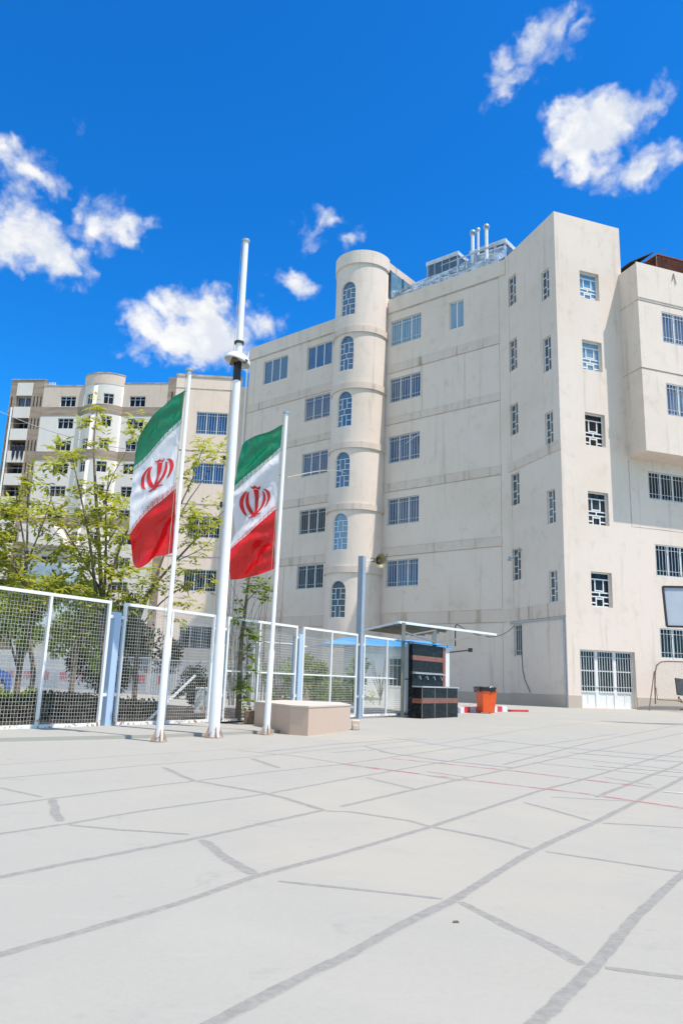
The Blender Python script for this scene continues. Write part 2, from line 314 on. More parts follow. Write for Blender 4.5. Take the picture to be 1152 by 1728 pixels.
# ------------------------------------------------------------------ mesh helpers
class MB:
    def __init__(s): s.v = []; s.f = []
    def add(s, vs, fs):
        o = len(s.v); s.v += [tuple(map(float, p)) for p in vs]; s.f += [tuple(i+o for i in f) for f in fs]; return s
    def quad(s, a, b, c, d): return s.add([a, b, c, d], [(0, 1, 2, 3)])
    def hexa(s, p):  # p: 8 pts bottom 4, top 4
        return s.add(p, [(3, 2, 1, 0), (4, 5, 6, 7), (0, 1, 5, 4), (1, 2, 6, 5), (2, 3, 7, 6), (3, 0, 4, 7)])
    def box(s, a, b):
        x0, y0, z0 = a; x1, y1, z1 = b
        return s.hexa([(x0, y0, z0), (x1, y0, z0), (x1, y1, z0), (x0, y1, z0), (x0, y0, z1), (x1, y0, z1), (x1, y1, z1), (x0, y1, z1)])
    def bar(s, a, b, wx, wy=None, up=(0, 0, 1)):
        a = Vector(a); b = Vector(b); d = (b-a).normalized(); up = Vector(up)
        if abs(d.dot(up)) > .95: up = Vector((0, 1, 0)) if abs(d.y) < .9 else Vector((1, 0, 0))
        sd = d.cross(up).normalized(); u = sd.cross(d).normalized(); wy = wx if wy is None else wy
        sd *= wx/2; u *= wy/2
        return s.hexa([a-sd-u, a+sd-u, b+sd-u, b-sd-u, a-sd+u, a+sd+u, b+sd+u, b-sd+u])
    def tube(s, pts, rs, n=12, cap=True):
        pts = [Vector(p) for p in pts]
        if not hasattr(rs, '__len__'): rs = [rs]*len(pts)
        rings = []; o = len(s.v); prev = None
        for i, p in enumerate(pts):
            d = (pts[min(i+1, len(pts)-1)]-pts[max(i-1, 0)])
            d = d.normalized() if d.length > 1e-9 else Vector((0, 0, 1))
            if prev is None:
                a = Vector((1, 0, 0)) if abs(d.x) < .8 else Vector((0, 1, 0))
                sd = d.cross(a).normalized()
            else:
                sd = (prev-d*prev.dot(d)).normalized()
            prev = sd; t = d.cross(sd)
            for k in range(n):
                an = 2*math.pi*k/n; s.v.append(tuple(p+(sd*math.cos(an)+t*math.sin(an))*rs[i]))
        for i in range(len(pts)-1):
            for k in range(n):
                a = o+i*n+k; b = o+i*n+(k+1) % n; s.f.append((a, b, b+n, a+n))
        if cap: s.f.append(tuple(o+k for k in range(n))[::-1]); s.f.append(tuple(o+(len(pts)-1)*n+k for k in range(n)))
        return s
    def sphere(s, c, r, n=12, m=8, sz=1.0):
        pts = []; 
        c = Vector(c); return s.tube([c+Vector((0, 0, -r*sz*math.cos(math.pi*i/m))) for i in range(m+1)], [max(1e-4, r*math.sin(math.pi*i/m)) for i in range(m+1)], n, False)
    def build(s, name, mat, parent=None, smooth=False, bevel=0.0, kind=None):
        base = Vector((0, 0, 0))
        if parent is not None: 
            base = Vector(parent.get('_b', (0, 0, 0)))
        me = bpy.data.meshes.new(name)
        me.from_pydata([(x-base.x, y-base.y, z-base.z) for x, y, z in s.v], [], s.f); me.update()
        ob = bpy.data.objects.new(name, me); COL.objects.link(ob)
        me.materials.append(mat if not isinstance(mat, str) else M[mat])
        if smooth:
            if name != 'cloth':
                import bmesh
                bm_ = bmesh.new(); bm_.from_mesh(me); bmesh.ops.remove_doubles(bm_, verts=bm_.verts, dist=.0008); bm_.to_mesh(me); bm_.free()
            for p in me.polygons: p.use_smooth = True
            try: me.set_sharp_from_angle(angle=rad(38))
            except Exception: pass
        if bevel:
            md = ob.modifiers.new('bevel', 'BEVEL'); md.width = bevel; md.segments = 2; md.limit_method = 'ANGLE'
        if parent is not None: ob.parent = parent; ob['_b'] = tuple(base)
        if kind: ob['kind'] = kind
        return ob
def thing(name, label, cat, loc=(0, 0, 0), group=None):
    o = bpy.data.objects.new(name, None); COL.objects.link(o); o.location = tuple(map(float, loc)); o.empty_display_size = .2
    o['label'] = label; o['category'] = cat; o['_b'] = tuple(map(float, loc))
    if group: o['group'] = group
    return o
def solo(mb, name, mat, label, cat, loc=None, group=None, smooth=False, bevel=0.0, kind=None):
    if loc is None: loc = np.array(mb.v).mean(0); loc[2] = min(p[2] for p in mb.v)
    loc = Vector(tuple(map(float, loc))); mb.v = [tuple(Vector(p)-loc) for p in mb.v]
    o = mb.build(name, mat, smooth=smooth, bevel=bevel); o.location = loc; o['label'] = label; o['category'] = cat
    if group: o['group'] = group
    if kind: o['kind'] = kind
    return o
def structure(mb, name, mat):
    return mb.build(name, mat, kind='structure')

class Fr:  # upright frame on a wall plane
    def __init__(s, o, e, out): s.o = np.array(o, float); s.e = np.array(e, float); s.n = np.array(out, float)
    def p(s, u, z, d=0.0): return tuple(s.o+s.e*u+s.n*d+np.array([0, 0, z]))
    def box(s, mb, u0, u1, z0, z1, d0, d1):
        mb.hexa([s.p(u0, z0, d0), s.p(u1, z0, d0), s.p(u1, z0, d1), s.p(u0, z0, d1), s.p(u0, z1, d0), s.p(u1, z1, d0), s.p(u1, z1, d1), s.p(u0, z1, d1)])
class Cyl:  # frame wrapped on a cylinder; u = arc length measured from azimuth a0
    def __init__(s, c, r, a0): s.c = np.array(c, float); s.r = r; s.a0 = a0
    def p(s, u, z, d=0.0):
        a = s.a0+u/s.r; r = s.r+d
        return (s.c[0]+r*math.sin(a), s.c[1]-r*math.cos(a), z)
    def box(s, mb, u0, u1, z0, z1, d0, d1):
        n = max(1, int(abs(u1-u0)/.09))
        for i in range(n):
            a = u0+(u1-u0)*i/n; b = u0+(u1-u0)*(i+1)/n
            mb.hexa([s.p(a, z0, d0), s.p(b, z0, d0), s.p(b, z0, d1), s.p(a, z0, d1), s.p(a, z1, d0), s.p(b, z1, d0), s.p(b, z1, d1), s.p(a, z1, d1)])
def archz(h, u):  # top of hole at u
    u0, u1, z0, z1, arch = h
    if not arch: return z1
    hw = (u1-u0)/2; c = (u0+u1)/2; t = min(1, abs(u-c)/hw); return z1-hw*1.05*(1-math.sqrt(max(0, 1-t*t)))
def wall(mb, F, u0, u1, z0, z1, holes, depth=.22, maxw=1e9):
    holes = [h if len(h) == 5 else tuple(h)+(False,) for h in holes]
    bp = {u0, u1}
    for h in holes:
        bp |= {h[0], h[1]}
        if h[4]:
            for k in range(1, 16): bp.add(h[0]+(h[1]-h[0])*k/16)
    bp = sorted(x for x in bp if u0-1e-6 <= x <= u1+1e-6); full = []
    for a, b in zip(bp[:-1], bp[1:]):
        k = max(1, int(math.ceil((b-a)/maxw-1e-6)))
        full += [a+(b-a)*i/k for i in range(k)]
    full.append(bp[-1])
    for a, b in zip(full[:-1], full[1:]):
        m = (a+b)/2; hs = sorted([h for h in holes if h[0] < m < h[1]], key=lambda h: h[2])
        za = zb = z0
        for h in hs:
            mb.quad(F.p(a, za), F.p(b, zb), F.p(b, h[2]), F.p(a, h[2]))
            ta, tb = archz(h, a), archz(h, b)
            mb.quad(F.p(a, h[2]), F.p(b, h[2]), F.p(b, h[2], -depth), F.p(a, h[2], -depth))
            mb.quad(F.p(a, ta), F.p(b, tb), F.p(b, tb, -depth), F.p(a, ta, -depth))
            za, zb = ta, tb
        mb.quad(F.p(a, za), F.p(b, zb), F.p(b, z1), F.p(a, z1))
    for h in holes:
        for u in (h[0], h[1]):
            mb.quad(F.p(u, h[2]), F.p(u, archz(h, u)), F.p(u, archz(h, u), -depth), F.p(u, h[2], -depth))

def win_panes(F, parent, h, depth, gl, n=3, bars=True, frame='white', label=None, top=False, fw=.06):
    "casement with n lights, optional white security grille"
    u0, u1, z0, z1 = h[:4]; mb = MB()
    fr = lambda a, b, c, d, t=.05: F.box(mb, a, b, c, d, -depth, -depth+t)
    fr(u0, u1, z0, z0+fw); fr(u0, u1, z1-fw, z1); fr(u0, u0+fw, z0+fw, z1-fw); fr(u1-fw, u1, z0+fw, z1-fw)
    for k in range(1, n):
        m = u0+(u1-u0)*k/n; fr(m-fw*.65, m+fw*.65, z0+fw, z1-fw)
    if top: fr(u0+fw, u1-fw, z1-.45, z1-.40, .045)
    w_ = mb.build('window', frame, parent)
    if label: w_['label'] = label
    pm = MB(); pm.quad(F.p(u0, z0, -depth+.012), F.p(u1, z0, -depth+.012), F.p(u1, z1, -depth+.012), F.p(u0, z1, -depth+.012)); pm.build('pane', gl, w_)
    if bars:
        g = MB(); t = .019; d0 = -depth+.11; nb = n*4
        for k in range(nb+1):
            m = u0+.03+(u1-u0-.06)*k/nb; F.box(g, m-t/2, m+t/2, z0+.04, z1-.04, d0, d0+t)
        for zz in (z0+.06, z0+.32, z1-.32, z1-.06):
            F.box(g, u0+.02, u1-.02, zz-t/2, zz+t/2, d0-.004, d0+t+.004)
        g.build('grille', 'bars', w_)
    return w_
PAT_V = [  # lattice of the stair windows, unit square: (x0,y0,x1,y1) strokes
    (0, .80, 1, .80), (0, .42, 1, .42), (0, .30, 1, .30), (.30, .42, .30, .80), (.70, .42, .70, .80), (.30, .47, .70, .47), (.5, .30, .5, .42), (.33, 0, .33, .30), (.67, 0, .67, .30), (.33, .24, .67, .24), (0, .12, .33, .12), (.67, .12, 1, .12)]
PAT_A = [(0, .80, 1, .80), (.33, .50, .33, .80), (.67, .50, .67, .80), (0, .66, .33, .66), (.67, .66, 1, .66), (0, .50, 1, .50), (.5, .33, .5, .50), (0, .33, 1, .33), (.35, 0, .35, .33), (.65, 0, .65, .33), (0, .17, .35, .17), (.65, .17, 1, .17)]
PAT_N = [(.5, 0, .5, 1), (0, .33, .5, .33), (0, .66, .5, .66), (.5, .22, 1, .22), (.5, .45, 1, .45), (.5, .78, 1, .78)]
def win_lattice(F, parent, h, depth, gl, pat, t=.045, name='window', frame='white', label=None):
    u0, u1, z0, z1 = h[:4]; arch = len(h) > 4 and h[4]; mb = MB(); W_, H_ = u1-u0, z1-z0
    F.box(mb, u0, u1, z0, z0+t, -depth, -depth+.06); F.box(mb, u0, u0+t, z0, z1 if not arch else z1-W_/2, -depth, -depth+.058); F.box(mb, u1-t, u1, z0, z1 if not arch else z1-W_/2, -depth, -depth+.058)
    if not arch: F.box(mb, u0, u1, z1-t, z1, -depth, -depth+.06)
    k = 0
    for (a, b, c, d) in pat:
        k += 1; dd = -depth+.04+.0015*k
        ua, ub = u0+W_*min(a, c), u0+W_*max(a, c); za, zb = z0+H_*min(b, d), z0+H_*max(b, d)
        if a == c: ua -= t/2; ub += t/2
        else: za -= t/2; zb += t/2
        F.box(mb, ua, ub, za, zb, -depth, dd)
    w_ = mb.build(name, frame, parent)
    if label: w_['label'] = label
    pm = MB(); n = 16 if arch else 1
    for i in range(n):
        a = u0+W_*i/n; b = u0+W_*(i+1)/n; H5 = tuple(h) if arch else tuple(h[:4])+(False,)
        pm.quad(F.p(a, z0, -depth+.012), F.p(b, z0, -depth+.012), F.p(b, archz(H5, b), -depth+.012), F.p(a, archz(H5, a), -depth+.012))
    pm.build('pane', gl, w_)
    return w_

# ------------------------------------------------------------------ key directions (metres, measured from the photo)
aG, aL, aB, aC = rad(33.327), rad(-50.452), rad(-18.482), rad(71.183)
def dv(a): return np.array([math.sin(a), math.cos(a), 0])
dG, dL, dB, dC = dv(aG), dv(aL), dv(aB), dv(aC)
C0 = np.array([11.79, 39.25, 0]); I0 = C0+dB*5.45
oL = -np.array([math.cos(aL), -math.sin(aL), 0]); oB = -np.array([math.cos(aB), -math.sin(aB), 0]); oC = np.array([math.cos(aC), -math.sin(aC), 0])
if oC[1] > 0: oC = -oC
FL = Fr(I0, dL, oL); FB = Fr(C0, dB, oB); FC = Fr(C0, dC, oC)

# ================================================================== SETTING
g = MB(); S = 1500
# court and surroundings: one sheet, cut round nothing
g.quad((-S, -60, 0), (S, -60, 0), (S, S, 0), (-S, S, 0)); structure(g, 'ground', 'ground')

# seams
def densify(pts, step):
    out = [pts[0]]
    for a, b in zip(pts[:-1], pts[1:]):
        L_ = np.linalg.norm(b-a); k = max(1, int(L_/step)); out += [a+(b-a)*i/k for i in range(1, k+1)]
    return out
rs = random.Random(3)
def strip(mb, px, wid, z, jit=.11, kind='px', step=None, ext=None):
    pts = [gp(*p) for p in px] if kind == 'px' else [np.array(p, float) for p in px]
    if ext:
        d0 = pts[0]-pts[1]; d1 = pts[-1]-pts[-2]
        pts = [pts[0]+d0/np.linalg.norm(d0)*ext[0]]+pts+[pts[-1]+d1/np.linalg.norm(d1)*ext[1]]
    L_ = sum(np.linalg.norm(b-a) for a, b in zip(pts[:-1], pts[1:]))
    st = step or max(.02, L_/350); pts = densify(pts, st); o = len(mb.v); wob = 0; wl = wr = 0
    W_ = wid if hasattr(wid, '__len__') else (wid, wid)
    for i, p in enumerate(pts):
        a = pts[max(0, i-1)]; b = pts[min(len(pts)-1, i+1)]; d = b-a; d = d/np.linalg.norm(d); nrm_ = np.array([-d[1], d[0], 0])
        t = i/(len(pts)-1); w_ = (W_[0]*(1-t)+W_[1]*t)/2
        wl = wl*.7+rs.gauss(0, jit)*.5; wr = wr*.7+rs.gauss(0, jit)*.5; wob = wob*.95+rs.gauss(0, .06)
        l = p+nrm_*w_*max(.25, 1+wl+wob); r = p-nrm_*w_*max(.25, 1+wr-wob)
        tap = min(1, .6+i/6, .6+(len(pts)-1-i)/6)
        l = p+(l-p)*1.28*tap; r = p+(r-p)*1.28*tap
        mb.v += [(l[0], l[1], z), (p[0], p[1], z), (r[0], r[1], z)]
        if i: k = o+3*i; mb.f += [(k-3, k-2, k+1, k), (k-2, k-1, k+2, k+1)]
jm = MB(); jn = MB()
SE = [([(-60, 1628), (0, 1610), (150, 1568), (300, 1525), (435, 1478), (576, 1440), (726, 1395), (901, 1337), (1001, 1310), (1152, 1265), (1230, 1241)], .040),
      ([(330, 1740), (350, 1728), (475, 1662), (576, 1615), (676, 1560), (766, 1517), (896, 1437), (1006, 1385), (1152, 1312), (1300, 1232)], .045),
      ([(880, 1745), (900, 1728), (996, 1640), (1076, 1547), (1152, 1475), (1290, 1345)], .045),
      ([(-40, 1488), (0, 1480), (150, 1450), (320, 1417), (435, 1392), (545, 1368)], .042),
      ([(576, 1361), (711, 1330), (776, 1315), (951, 1277), (1152, 1237)], .04),
      ([(-40, 1414), (0, 1407), (115, 1390), (250, 1367), (450, 1340), (576, 1316), (741, 1287), (896, 1260), (1040, 1238)], .036),
      ([(-30, 1364), (0, 1359), (185, 1335), (320, 1319), (460, 1302), (576, 1290), (700, 1272), (850, 1250)], .034),
      ([(-20, 1316), (0, 1314), (240, 1292), (430, 1277), (576, 1262), (720, 1247)], .03),
      ([(0, 1291), (200, 1276), (430, 1262)], .02),
      ([(1006, 1345), (1080, 1316), (1152, 1287), (1230, 1256)], .045),
      ([(746, 1254), (880, 1232), (1035, 1214)], .03), ([(850, 1290), (1000, 1252), (1152, 1222)], .04)]
for q_, (px, wd) in enumerate(SE): strip(jm, px, wd, .0005, ext=(7 if px[0][0] < 345 or px[0][1] > 1700 else .01, 9 if px[-1][0] > 1150 else .01))
SC = [([(776, 1522), (856, 1562), (926, 1595), (985, 1628)], (.035, .05)), ([(1020, 1633), (1152, 1650), (1220, 1658)], .028),
      ([(470, 1487), (576, 1498), (746, 1517)], .025), ([(545, 1368), (591, 1370), (691, 1385), (726, 1395), (831, 1415), (896, 1433)], .035), ([(920, 1437), (1040, 1455), (1152, 1472)], .025),
      ([(340, 1417), (370, 1440), (428, 1475)], .055), ([(117, 1392), (200, 1400), (318, 1408)], .03), ([(88, 1349), (94, 1366), (102, 1386)], .055),
      ([(0, 1329), (70, 1345)], .03), ([(275, 1295), (325, 1317), (445, 1338), (480, 1347), (545, 1367)], .05), ([(425, 1280), (470, 1296)], .06),
      ([(883, 1354), (996, 1385)], .035), ([(1016, 1389), (1152, 1397), (1220, 1401)], .028), ([(618, 1312), (701, 1332)], .04), ([(400, 1266), (500, 1276), (576, 1288), (680, 1302), (780, 1318)], .035),
      ([(720, 1302), (790, 1312)], .04), ([(1020, 1312), (1100, 1325)], .04), ([(930, 1345), (1060, 1352)], .03)]
for px, wd in SC: strip(jn, px, wd, .0009)
def edged(o):
    a_ = o.data.attributes.new('edge', 'FLOAT', 'POINT')
    for i in range(len(o.data.vertices)): a_.data[i].value = 0.0 if i % 3 == 1 else 1.0
edged(structure(jm, 'pavement_seams', 'seam')); edged(structure(jn, 'pavement_cross_seams', 'seam'))
cl_ = MB()
strip(cl_, [(661, 1280), (741, 1288), (876, 1302), (996, 1317), (1106, 1330)], .05, .0013, .05); strip(cl_, [(576, 1289), (666, 1301), (781, 1315), (876, 1326), (991, 1340), (1152, 1364), (1260, 1380)], .05, .0013, .05)
structure(cl_, 'court_lines_red', 'cred')
cb = MB()
for k, l_ in enumerate([[(560, 1270), (650, 1263), (746, 1254)], [(656, 1244), (761, 1260), (850, 1270), (950, 1278), (1152, 1300)], [(901, 1287), (1000, 1297), (1152, 1312)], [(450, 1268), (560, 1256), (700, 1246)], [(800, 1246), (950, 1262), (1152, 1278)], [(640, 1268), (740, 1283), (870, 1296)], [(960, 1270), (1152, 1286)], [(612, 1258), (664, 1272)]]):
    strip(cb, l_, .045, .0016+.0002*k, .05)
structure(cb, 'court_lines_blue', 'cblue')
cw = MB(); strip(cw, [(1116, 1336), (1152, 1339), (1200, 1344)], .06, .0034, .05); strip(cw, [(1000, 1292), (1152, 1304)], .04, .0037, .05); structure(cw, 'court_lines_white', 'cwhite')
q = gp(768, 1557); m0 = MB(); m0.hexa([(q[0]-.012, q[1]-.006, .002), (q[0]+.014, q[1]-.004, .002), (q[0]+.012, q[1]+.008, .002), (q[0]-.010, q[1]+.006, .002), (q[0]-.009, q[1]-.004, .007), (q[0]+.010, q[1]-.003, .008), (q[0]+.009, q[1]+.006, .007), (q[0]-.007, q[1]+.004, .006)])
solo(m0, 'dark_pebble', 'rustbar', 'tiny dark pebble alone on the near paving beside the long diagonal seam', 'pebble')
# raised apron the fence stands on
FG = Fr((-3.85, 13.0, 0), dG, (math.cos(aG), -math.sin(aG), 0))
ap = MB(); fr_ = [(-9.0, 5.85), (-4.25, 10.07), (-2.69, 11.43), (-1.75, 12.55), (-.7, 13.9)]
bk = [FG.p(-8.6, 0, -.25)[:2], FG.p(-2.6, 0, -.25)[:2], FG.p(-.6, 0, -.25)[:2], FG.p(.9, 0, -.25)[:2], FG.p(2.4, 0, -.25)[:2]]
for i in range(4):
    a, b, c, d = fr_[i], fr_[i+1], bk[i+1], bk[i]
    ap.quad((*a, .05), (*b, .05), (*c, .05), (*d, .05)); ap.quad((*a, 0), (*b, 0), (*b, .05), (*a, .05))
structure(ap, 'kerb_apron', 'ground')

# garden soil and street beyond
gs = MB(); a = FG.p(-12, 0, -.25); b = FG.p(8.0, 0, -.25); c = FG.p(8.0, 0, -9.5); d = FG.p(-12, 0, -11)
gs.quad((*a[:2], .045), (*b[:2], .045), (*c[:2], .045), (*d[:2], .045)); structure(gs, 'garden_bed', 'soil')

# ================================================================== SCHOOL BUILDING
sb = thing('school_building', 'tall cream rendered building with round stair tower and sunlit corner block, filling the right half', 'building', (I0[0], I0[1], 0))
zrL = 28.12
TR, TP = 1.95, .65; uT0 = 9.27; uTc = uT0+TR; uT1 = uT0+2*TR
TC = I0+dL*uTc+oL*TP
HL = [(6.45, 9.03, a, b) for a, b in ((7.1, 8.92), (11.3, 13.15), (15.67, 17.6), (20.1, 21.9), (24.4, 26.33))]
HLs = [(3.08, 4.18, 24.33, 26.3)]
HF0 = [(14.55, 17.1, a, b) for a, b in ((7.35, 9.12), (11.42, 13.28), (15.87, 17.7), (20.28, 22.2), (24.55, 26.47))]
HF0b = [(19.19, 21.9, 24.47, 26.48)]
mb = MB(); wall(mb, FL, 0, 23.6, 0, zrL, HL+HLs+HF0+HF0b, .16)
HB1 = [(4.2, 5.1, a, b) for a, b in ((24.5, 26.5), (20.1, 22.15), (15.9, 17.87), (11.5, 13.46), (7.0, 8.87))]; HBg = [(4.2, 5.07, 2.65, 4.45)]
HB2 = [(.66, 1.43, a, b) for a, b in ((23.1, 24.95), (18.6, 20.7), (14.27, 16.13), (9.71, 11.6), (5.42, 7.12))]
wall(mb, FB, 0, 5.45, 0, zrL+.1, HB1+HBg+HB2, .25)
HC = [(1.64, 2.97, a, b) for a, b in ((23.05, 24.78), (18.62, 20.43), (14.13, 16.04), (9.65, 11.5), (5.22, 7.08))]
HCd = [(.78, 4.22, .03, 2.95)]
HCw = [(5.75, 8.35, 11.5, 13.12), (5.95, 8.6, 7.15, 8.95), (5.95, 8.6, 2.7, 4.33), (10.5, 13.1, 7.15, 8.95), (10.5, 13.1, 2.7, 4.33), (10.5, 13.1, 11.5, 13.12)]
wall(mb, FC, 0, 22, 0, 13.75, [h for h in HC if h[3] < 13.75]+HCd+HCw, .30)
wall(mb, FC, 0, 4.6, 13.75, zrL+.1, [h for h in HC if h[2] > 13.75], .30)
# overhanging block
PR = 1.5; FD = Fr(np.array(FC.p(0, 0, PR)), dC, oC); zb0, zb1 = 13.75, 25.07
HD = [(6.02, 8.65, 20.42, 22.34), (6.02, 8.65, 16.02, 17.95), (10.6, 13.2, 20.42, 22.34), (10.6, 13.2, 16.02, 17.95)]
wall(mb, FD, 4.41, 22, zb0, zb1, HD, .16)
mb.quad(FD.p(4.41, zb0), FD.p(4.41, zb1), FC.p(4.41, zb1, -3), FC.p(4.41, zb0, -.001))
mb.quad(FD.p(4.41, zb0), FD.p(22, zb0), FC.p(22, zb0, -.05), FC.p(4.41, zb0, -.05))
mb.quad(FD.p(4.41, zb1-.3, -.25), FD.p(22, zb1-.3, -.25), FC.p(22, zb1-.3, -12), FC.p(4.41, zb1-.3, -12))
mb.quad(FD.p(4.41, zb1), FD.p(22, zb1), FD.p(22, zb1, -.25), FD.p(4.41, zb1, -.25)); mb.quad(FD.p(4.41, zb1-.3, -.25), FD.p(22, zb1-.3, -.25), FD.p(22, zb1, -.25), FD.p(4.41, zb1, -.25))
# tall part right side, backs and roofs
mb.quad(FC.p(4.6, zb1-.3), FC.p(4.6, zrL+.1), FC.p(4.6, zrL+.1, -6), FC.p(4.6, zb1-.3, -6))
bk0 = FL.p(23.6, 0, -15); 
P1 = FL.p(23.6, zrL-.5); P2 = FL.p(0, zrL-.5); P3 = FC.p(0, zrL-.5); P4 = FC.p(4.6, zrL-.5); P5 = FC.p(4.6, zrL-.5, -14); P6 = FL.p(23.6, zrL-.5, -15)
mb.add([P1, P2, P3, P4, P5, P6], [(0, 1, 2, 3, 4, 5)])
mb.quad(FL.p(23.6, 0), FL.p(23.6, zrL), FL.p(23.6, zrL, -15), FL.p(23.6, 0, -15))
mb.quad(FC.p(22, 0), FC.p(22, 13.75), FC.p(22, 13.75, -12), FC.p(22, 0, -12)); mb.quad(FD.p(22, zb0), FD.p(22, zb1), FC.p(22, zb1, -12), FC.p(22, zb0, -12))
mb.quad(FC.p(22, 0, -12), FC.p(22, zb1, -12), FC.p(4.6, zb1, -14), FC.p(4.6, 0, -14)); mb.quad(FC.p(4.6, 0, -14), FC.p(4.6, zrL, -14), FL.p(23.6, zrL, -15), FL.p(23.6, 0, -15))
# parapet thickness on the visible skyline
for F_, a, b, zz in ((FL, 0, 23.6, zrL), (FB, 0, 5.45, zrL+.1), (FC, 0, 4.6, zrL+.1)):
    mb.quad(F_.p(a, zz), F_.p(b, zz), F_.p(b, zz, -.25), F_.p(a, zz, -.25)); mb.quad(F_.p(a, zz, -.25), F_.p(b, zz, -.25), F_.p(b, zz-.7, -.25), F_.p(a, zz-.7, -.25))
mb.build('wall', 'stucco', sb)
# tower
azL = math.atan2(oL[0], -oL[1])          # azimuth of the facade normal seen from the camera
TW = Cyl(TC, TR, azL); zt = 31.3
au = TR*rad(5.5)                             # window axis is turned a little to the right
HT = [(au-.60, au+.60, a, b, True) for a, b in ((4.95, 7.35), (9.42, 11.9), (13.71, 16.2), (18.05, 20.6), (22.2, 24.78), (26.4, 29.0))]
tb = MB(); hc = TR*math.acos(-TP/TR)
wall(tb, TW, -hc, hc, 0, zt, HT, .14, .22)
n_ = 40; rim = [TW.p(-hc+2*hc*i/n_, zt) for i in range(n_+1)]; tb.add(rim, [tuple(range(n_+1))])
tw = tb.build('stair_tower', 'stucco', sb, smooth=True)
for z0, z1, pr_ in ((7.9, 8.32, .10), (12.15, 12.55, .10), (16.45, 16.88, .10), (20.75, 21.2, .10), (24.98, 25.45, .10), (30.35, 31.34, .10)):
    b_ = MB(); st = TP+.02
    TW.box(b_, -hc+.02, hc-.02, z0, z1, -.05, pr_)
    if z1 > 31: 
        rim = [TW.p(-hc+2*hc*i/n_, z1, pr_) for i in range(n_+1)]; b_.add(rim, [tuple(range(n_+1))])
    b_.build('tower_ledge', 'band' if z1 < 31 else 'stucco', sb)
for i, h in enumerate(HT):
    win_lattice(TW, sb, h, .14, 'glassblue' if i > 1 else ('glasspale' if i == 1 else 'glassgrey'), PAT_A, .035, 'arched_window', label='arched window, its panes dark and partly missing' if i == 0 else None)
# stair penthouse behind tower: concrete cap strip, glazed side
pm = MB(); zc0 = 30.72
for (z0, z1) in ((zc0, zt), (zrL-.6, zrL+.25)):
    FL.box(pm, uT0+.15, uT1-.15, z0, z1, -5.8, -.001)
FL.box(pm, uT0+.15, uT1, zrL-.4, zc0, -5.8, -5.2)
pm.build('stair_penthouse', 'band', sb)
gl_ = MB(); FL.box(gl_, uT0+.17, uT0+.20, zrL+.25, zc0, -5.3, -.3); gl_.build('penthouse_glazing', 'acglass', sb)
for dd in (-.3, -1.9, -3.6, -5.2): pf = MB(); FL.box(pf, uT0+.10, uT0+.16, zrL+.25, zc0, dd-.1, dd+.05); pf.build('glazing_bar', 'bluedark', sb)
# bands and joints
def seg(F_, u0, u1, gaps):
    segs = []; u = u0
    for a, b in gaps: segs.append((u, a)); u = b
    segs.append((u, u1)); return segs
tg = [(uT0-.0, uT1+.0)]
for z0, z1 in ((4.65, 5.38), (9.2, 9.76), (13.66, 14.22), (18.5, 19.0), (22.35, 22.98)):
    b_ = MB()
    for a, b in seg(FL, 0.0 if z0 < 5 else .45, 23.58, tg): FL.box(b_, a, b, z0, z1, -.02, .045)
    if z0 < 5: FB.box(b_, -.045, 5.45, z0, z1, -.02, .045)
    if 13 < z0 < 14: FB.box(b_, -.045, 5.40, z0, z1, -.02, .045)
    b_.build('string_course', 'band', sb)
b_ = MB()
for a, b in seg(FL, 0.0, 23.6, tg): FL.box(b_, a, b, 27.05, zrL+.01, -.02, .06)
FD.box(b_, 4.36, 22, 22.75, 22.88, -.02, .03); FD.box(b_, 4.38, 22, 18.6, 19.05, -.02, .04)
FD.box(b_, 4.36, 22, 22.88, zb1+.01, -.02, .07)
b_.build('cornice', 'stucco', sb)
j = MB()
for z in (27.0, 26.93):
    for a, b in seg(FL, 0.45, 23.58, tg): FL.box(j, a, b, z, z+.035, -.01, .008)
for z in (4.60, 5.38, 9.165, 9.76, 13.625, 14.22, 18.465, 19.0, 22.315, 22.98):
    for a, b in seg(FL, 0.45, 23.58, tg): FL.box(j, a, b, z, z+.024, -.01, .006 if abs((z*10) % 1) > 2 else .009)
for (u, z0, z1) in ((.47, 0.6, 4.6), (.47, 5.42, 9.16), (.47, 9.8, 13.6), (.47, 14.26, 18.4), (.47, 19.05, 22.3), (.47, 23.02, 26.9), (6.3, 19.05, 22.3), (3.0, 19.05, 22.3), (5.2, 0.6, 4.6), (22.9, 23.02, 26.9), (22.9, 14.26, 18.4), (22.9, 19.05, 22.3)):
    FL.box(j, u-.012, u+.012, z0, z1, -.01, .007)
FB.box(j, 5.0, 5.03, 5.4, 28, -.01, .004); FB.box(j, 0, 5.4, 4.61, 4.65, -.01, .008)
FC.box(j, 4.42, 4.47, 9.8, 13.6, -.01, .006); FD.box(j, 4.41, 22, 22.71, 22.75, -.01, .009); FD.box(j, 4.41, 22, 18.56, 18.6, -.01, .009)
FC.box(j, 4.42, 22, 9.77, 9.81, -.01, .006)
# block side face joints
FS = Fr(np.array(FC.p(4.41, 0, 0)), oC, -dC)
FS.box(j, 0, 1.5, 22.72, 22.77, -.01, .006); FS.box(j, 0, 1.5, 18.57, 18.62, -.01, .006)
j.build('render_joint', 'joint', sb)
p_ = MB()
for a, b in seg(FL, 0, 23.6, [(uT0, uT1)]): FL.box(p_, a, b, 0, .58, -.02, .05)
FB.box(p_, 0, 5.45, 0, .62, -.02, .05); FC.box(p_, -.05, .78, 0, .62, -.02, .055); FC.box(p_, 4.22, 22, 0, .62, -.02, .055)
p_.build('plinth', 'plinth', sb)
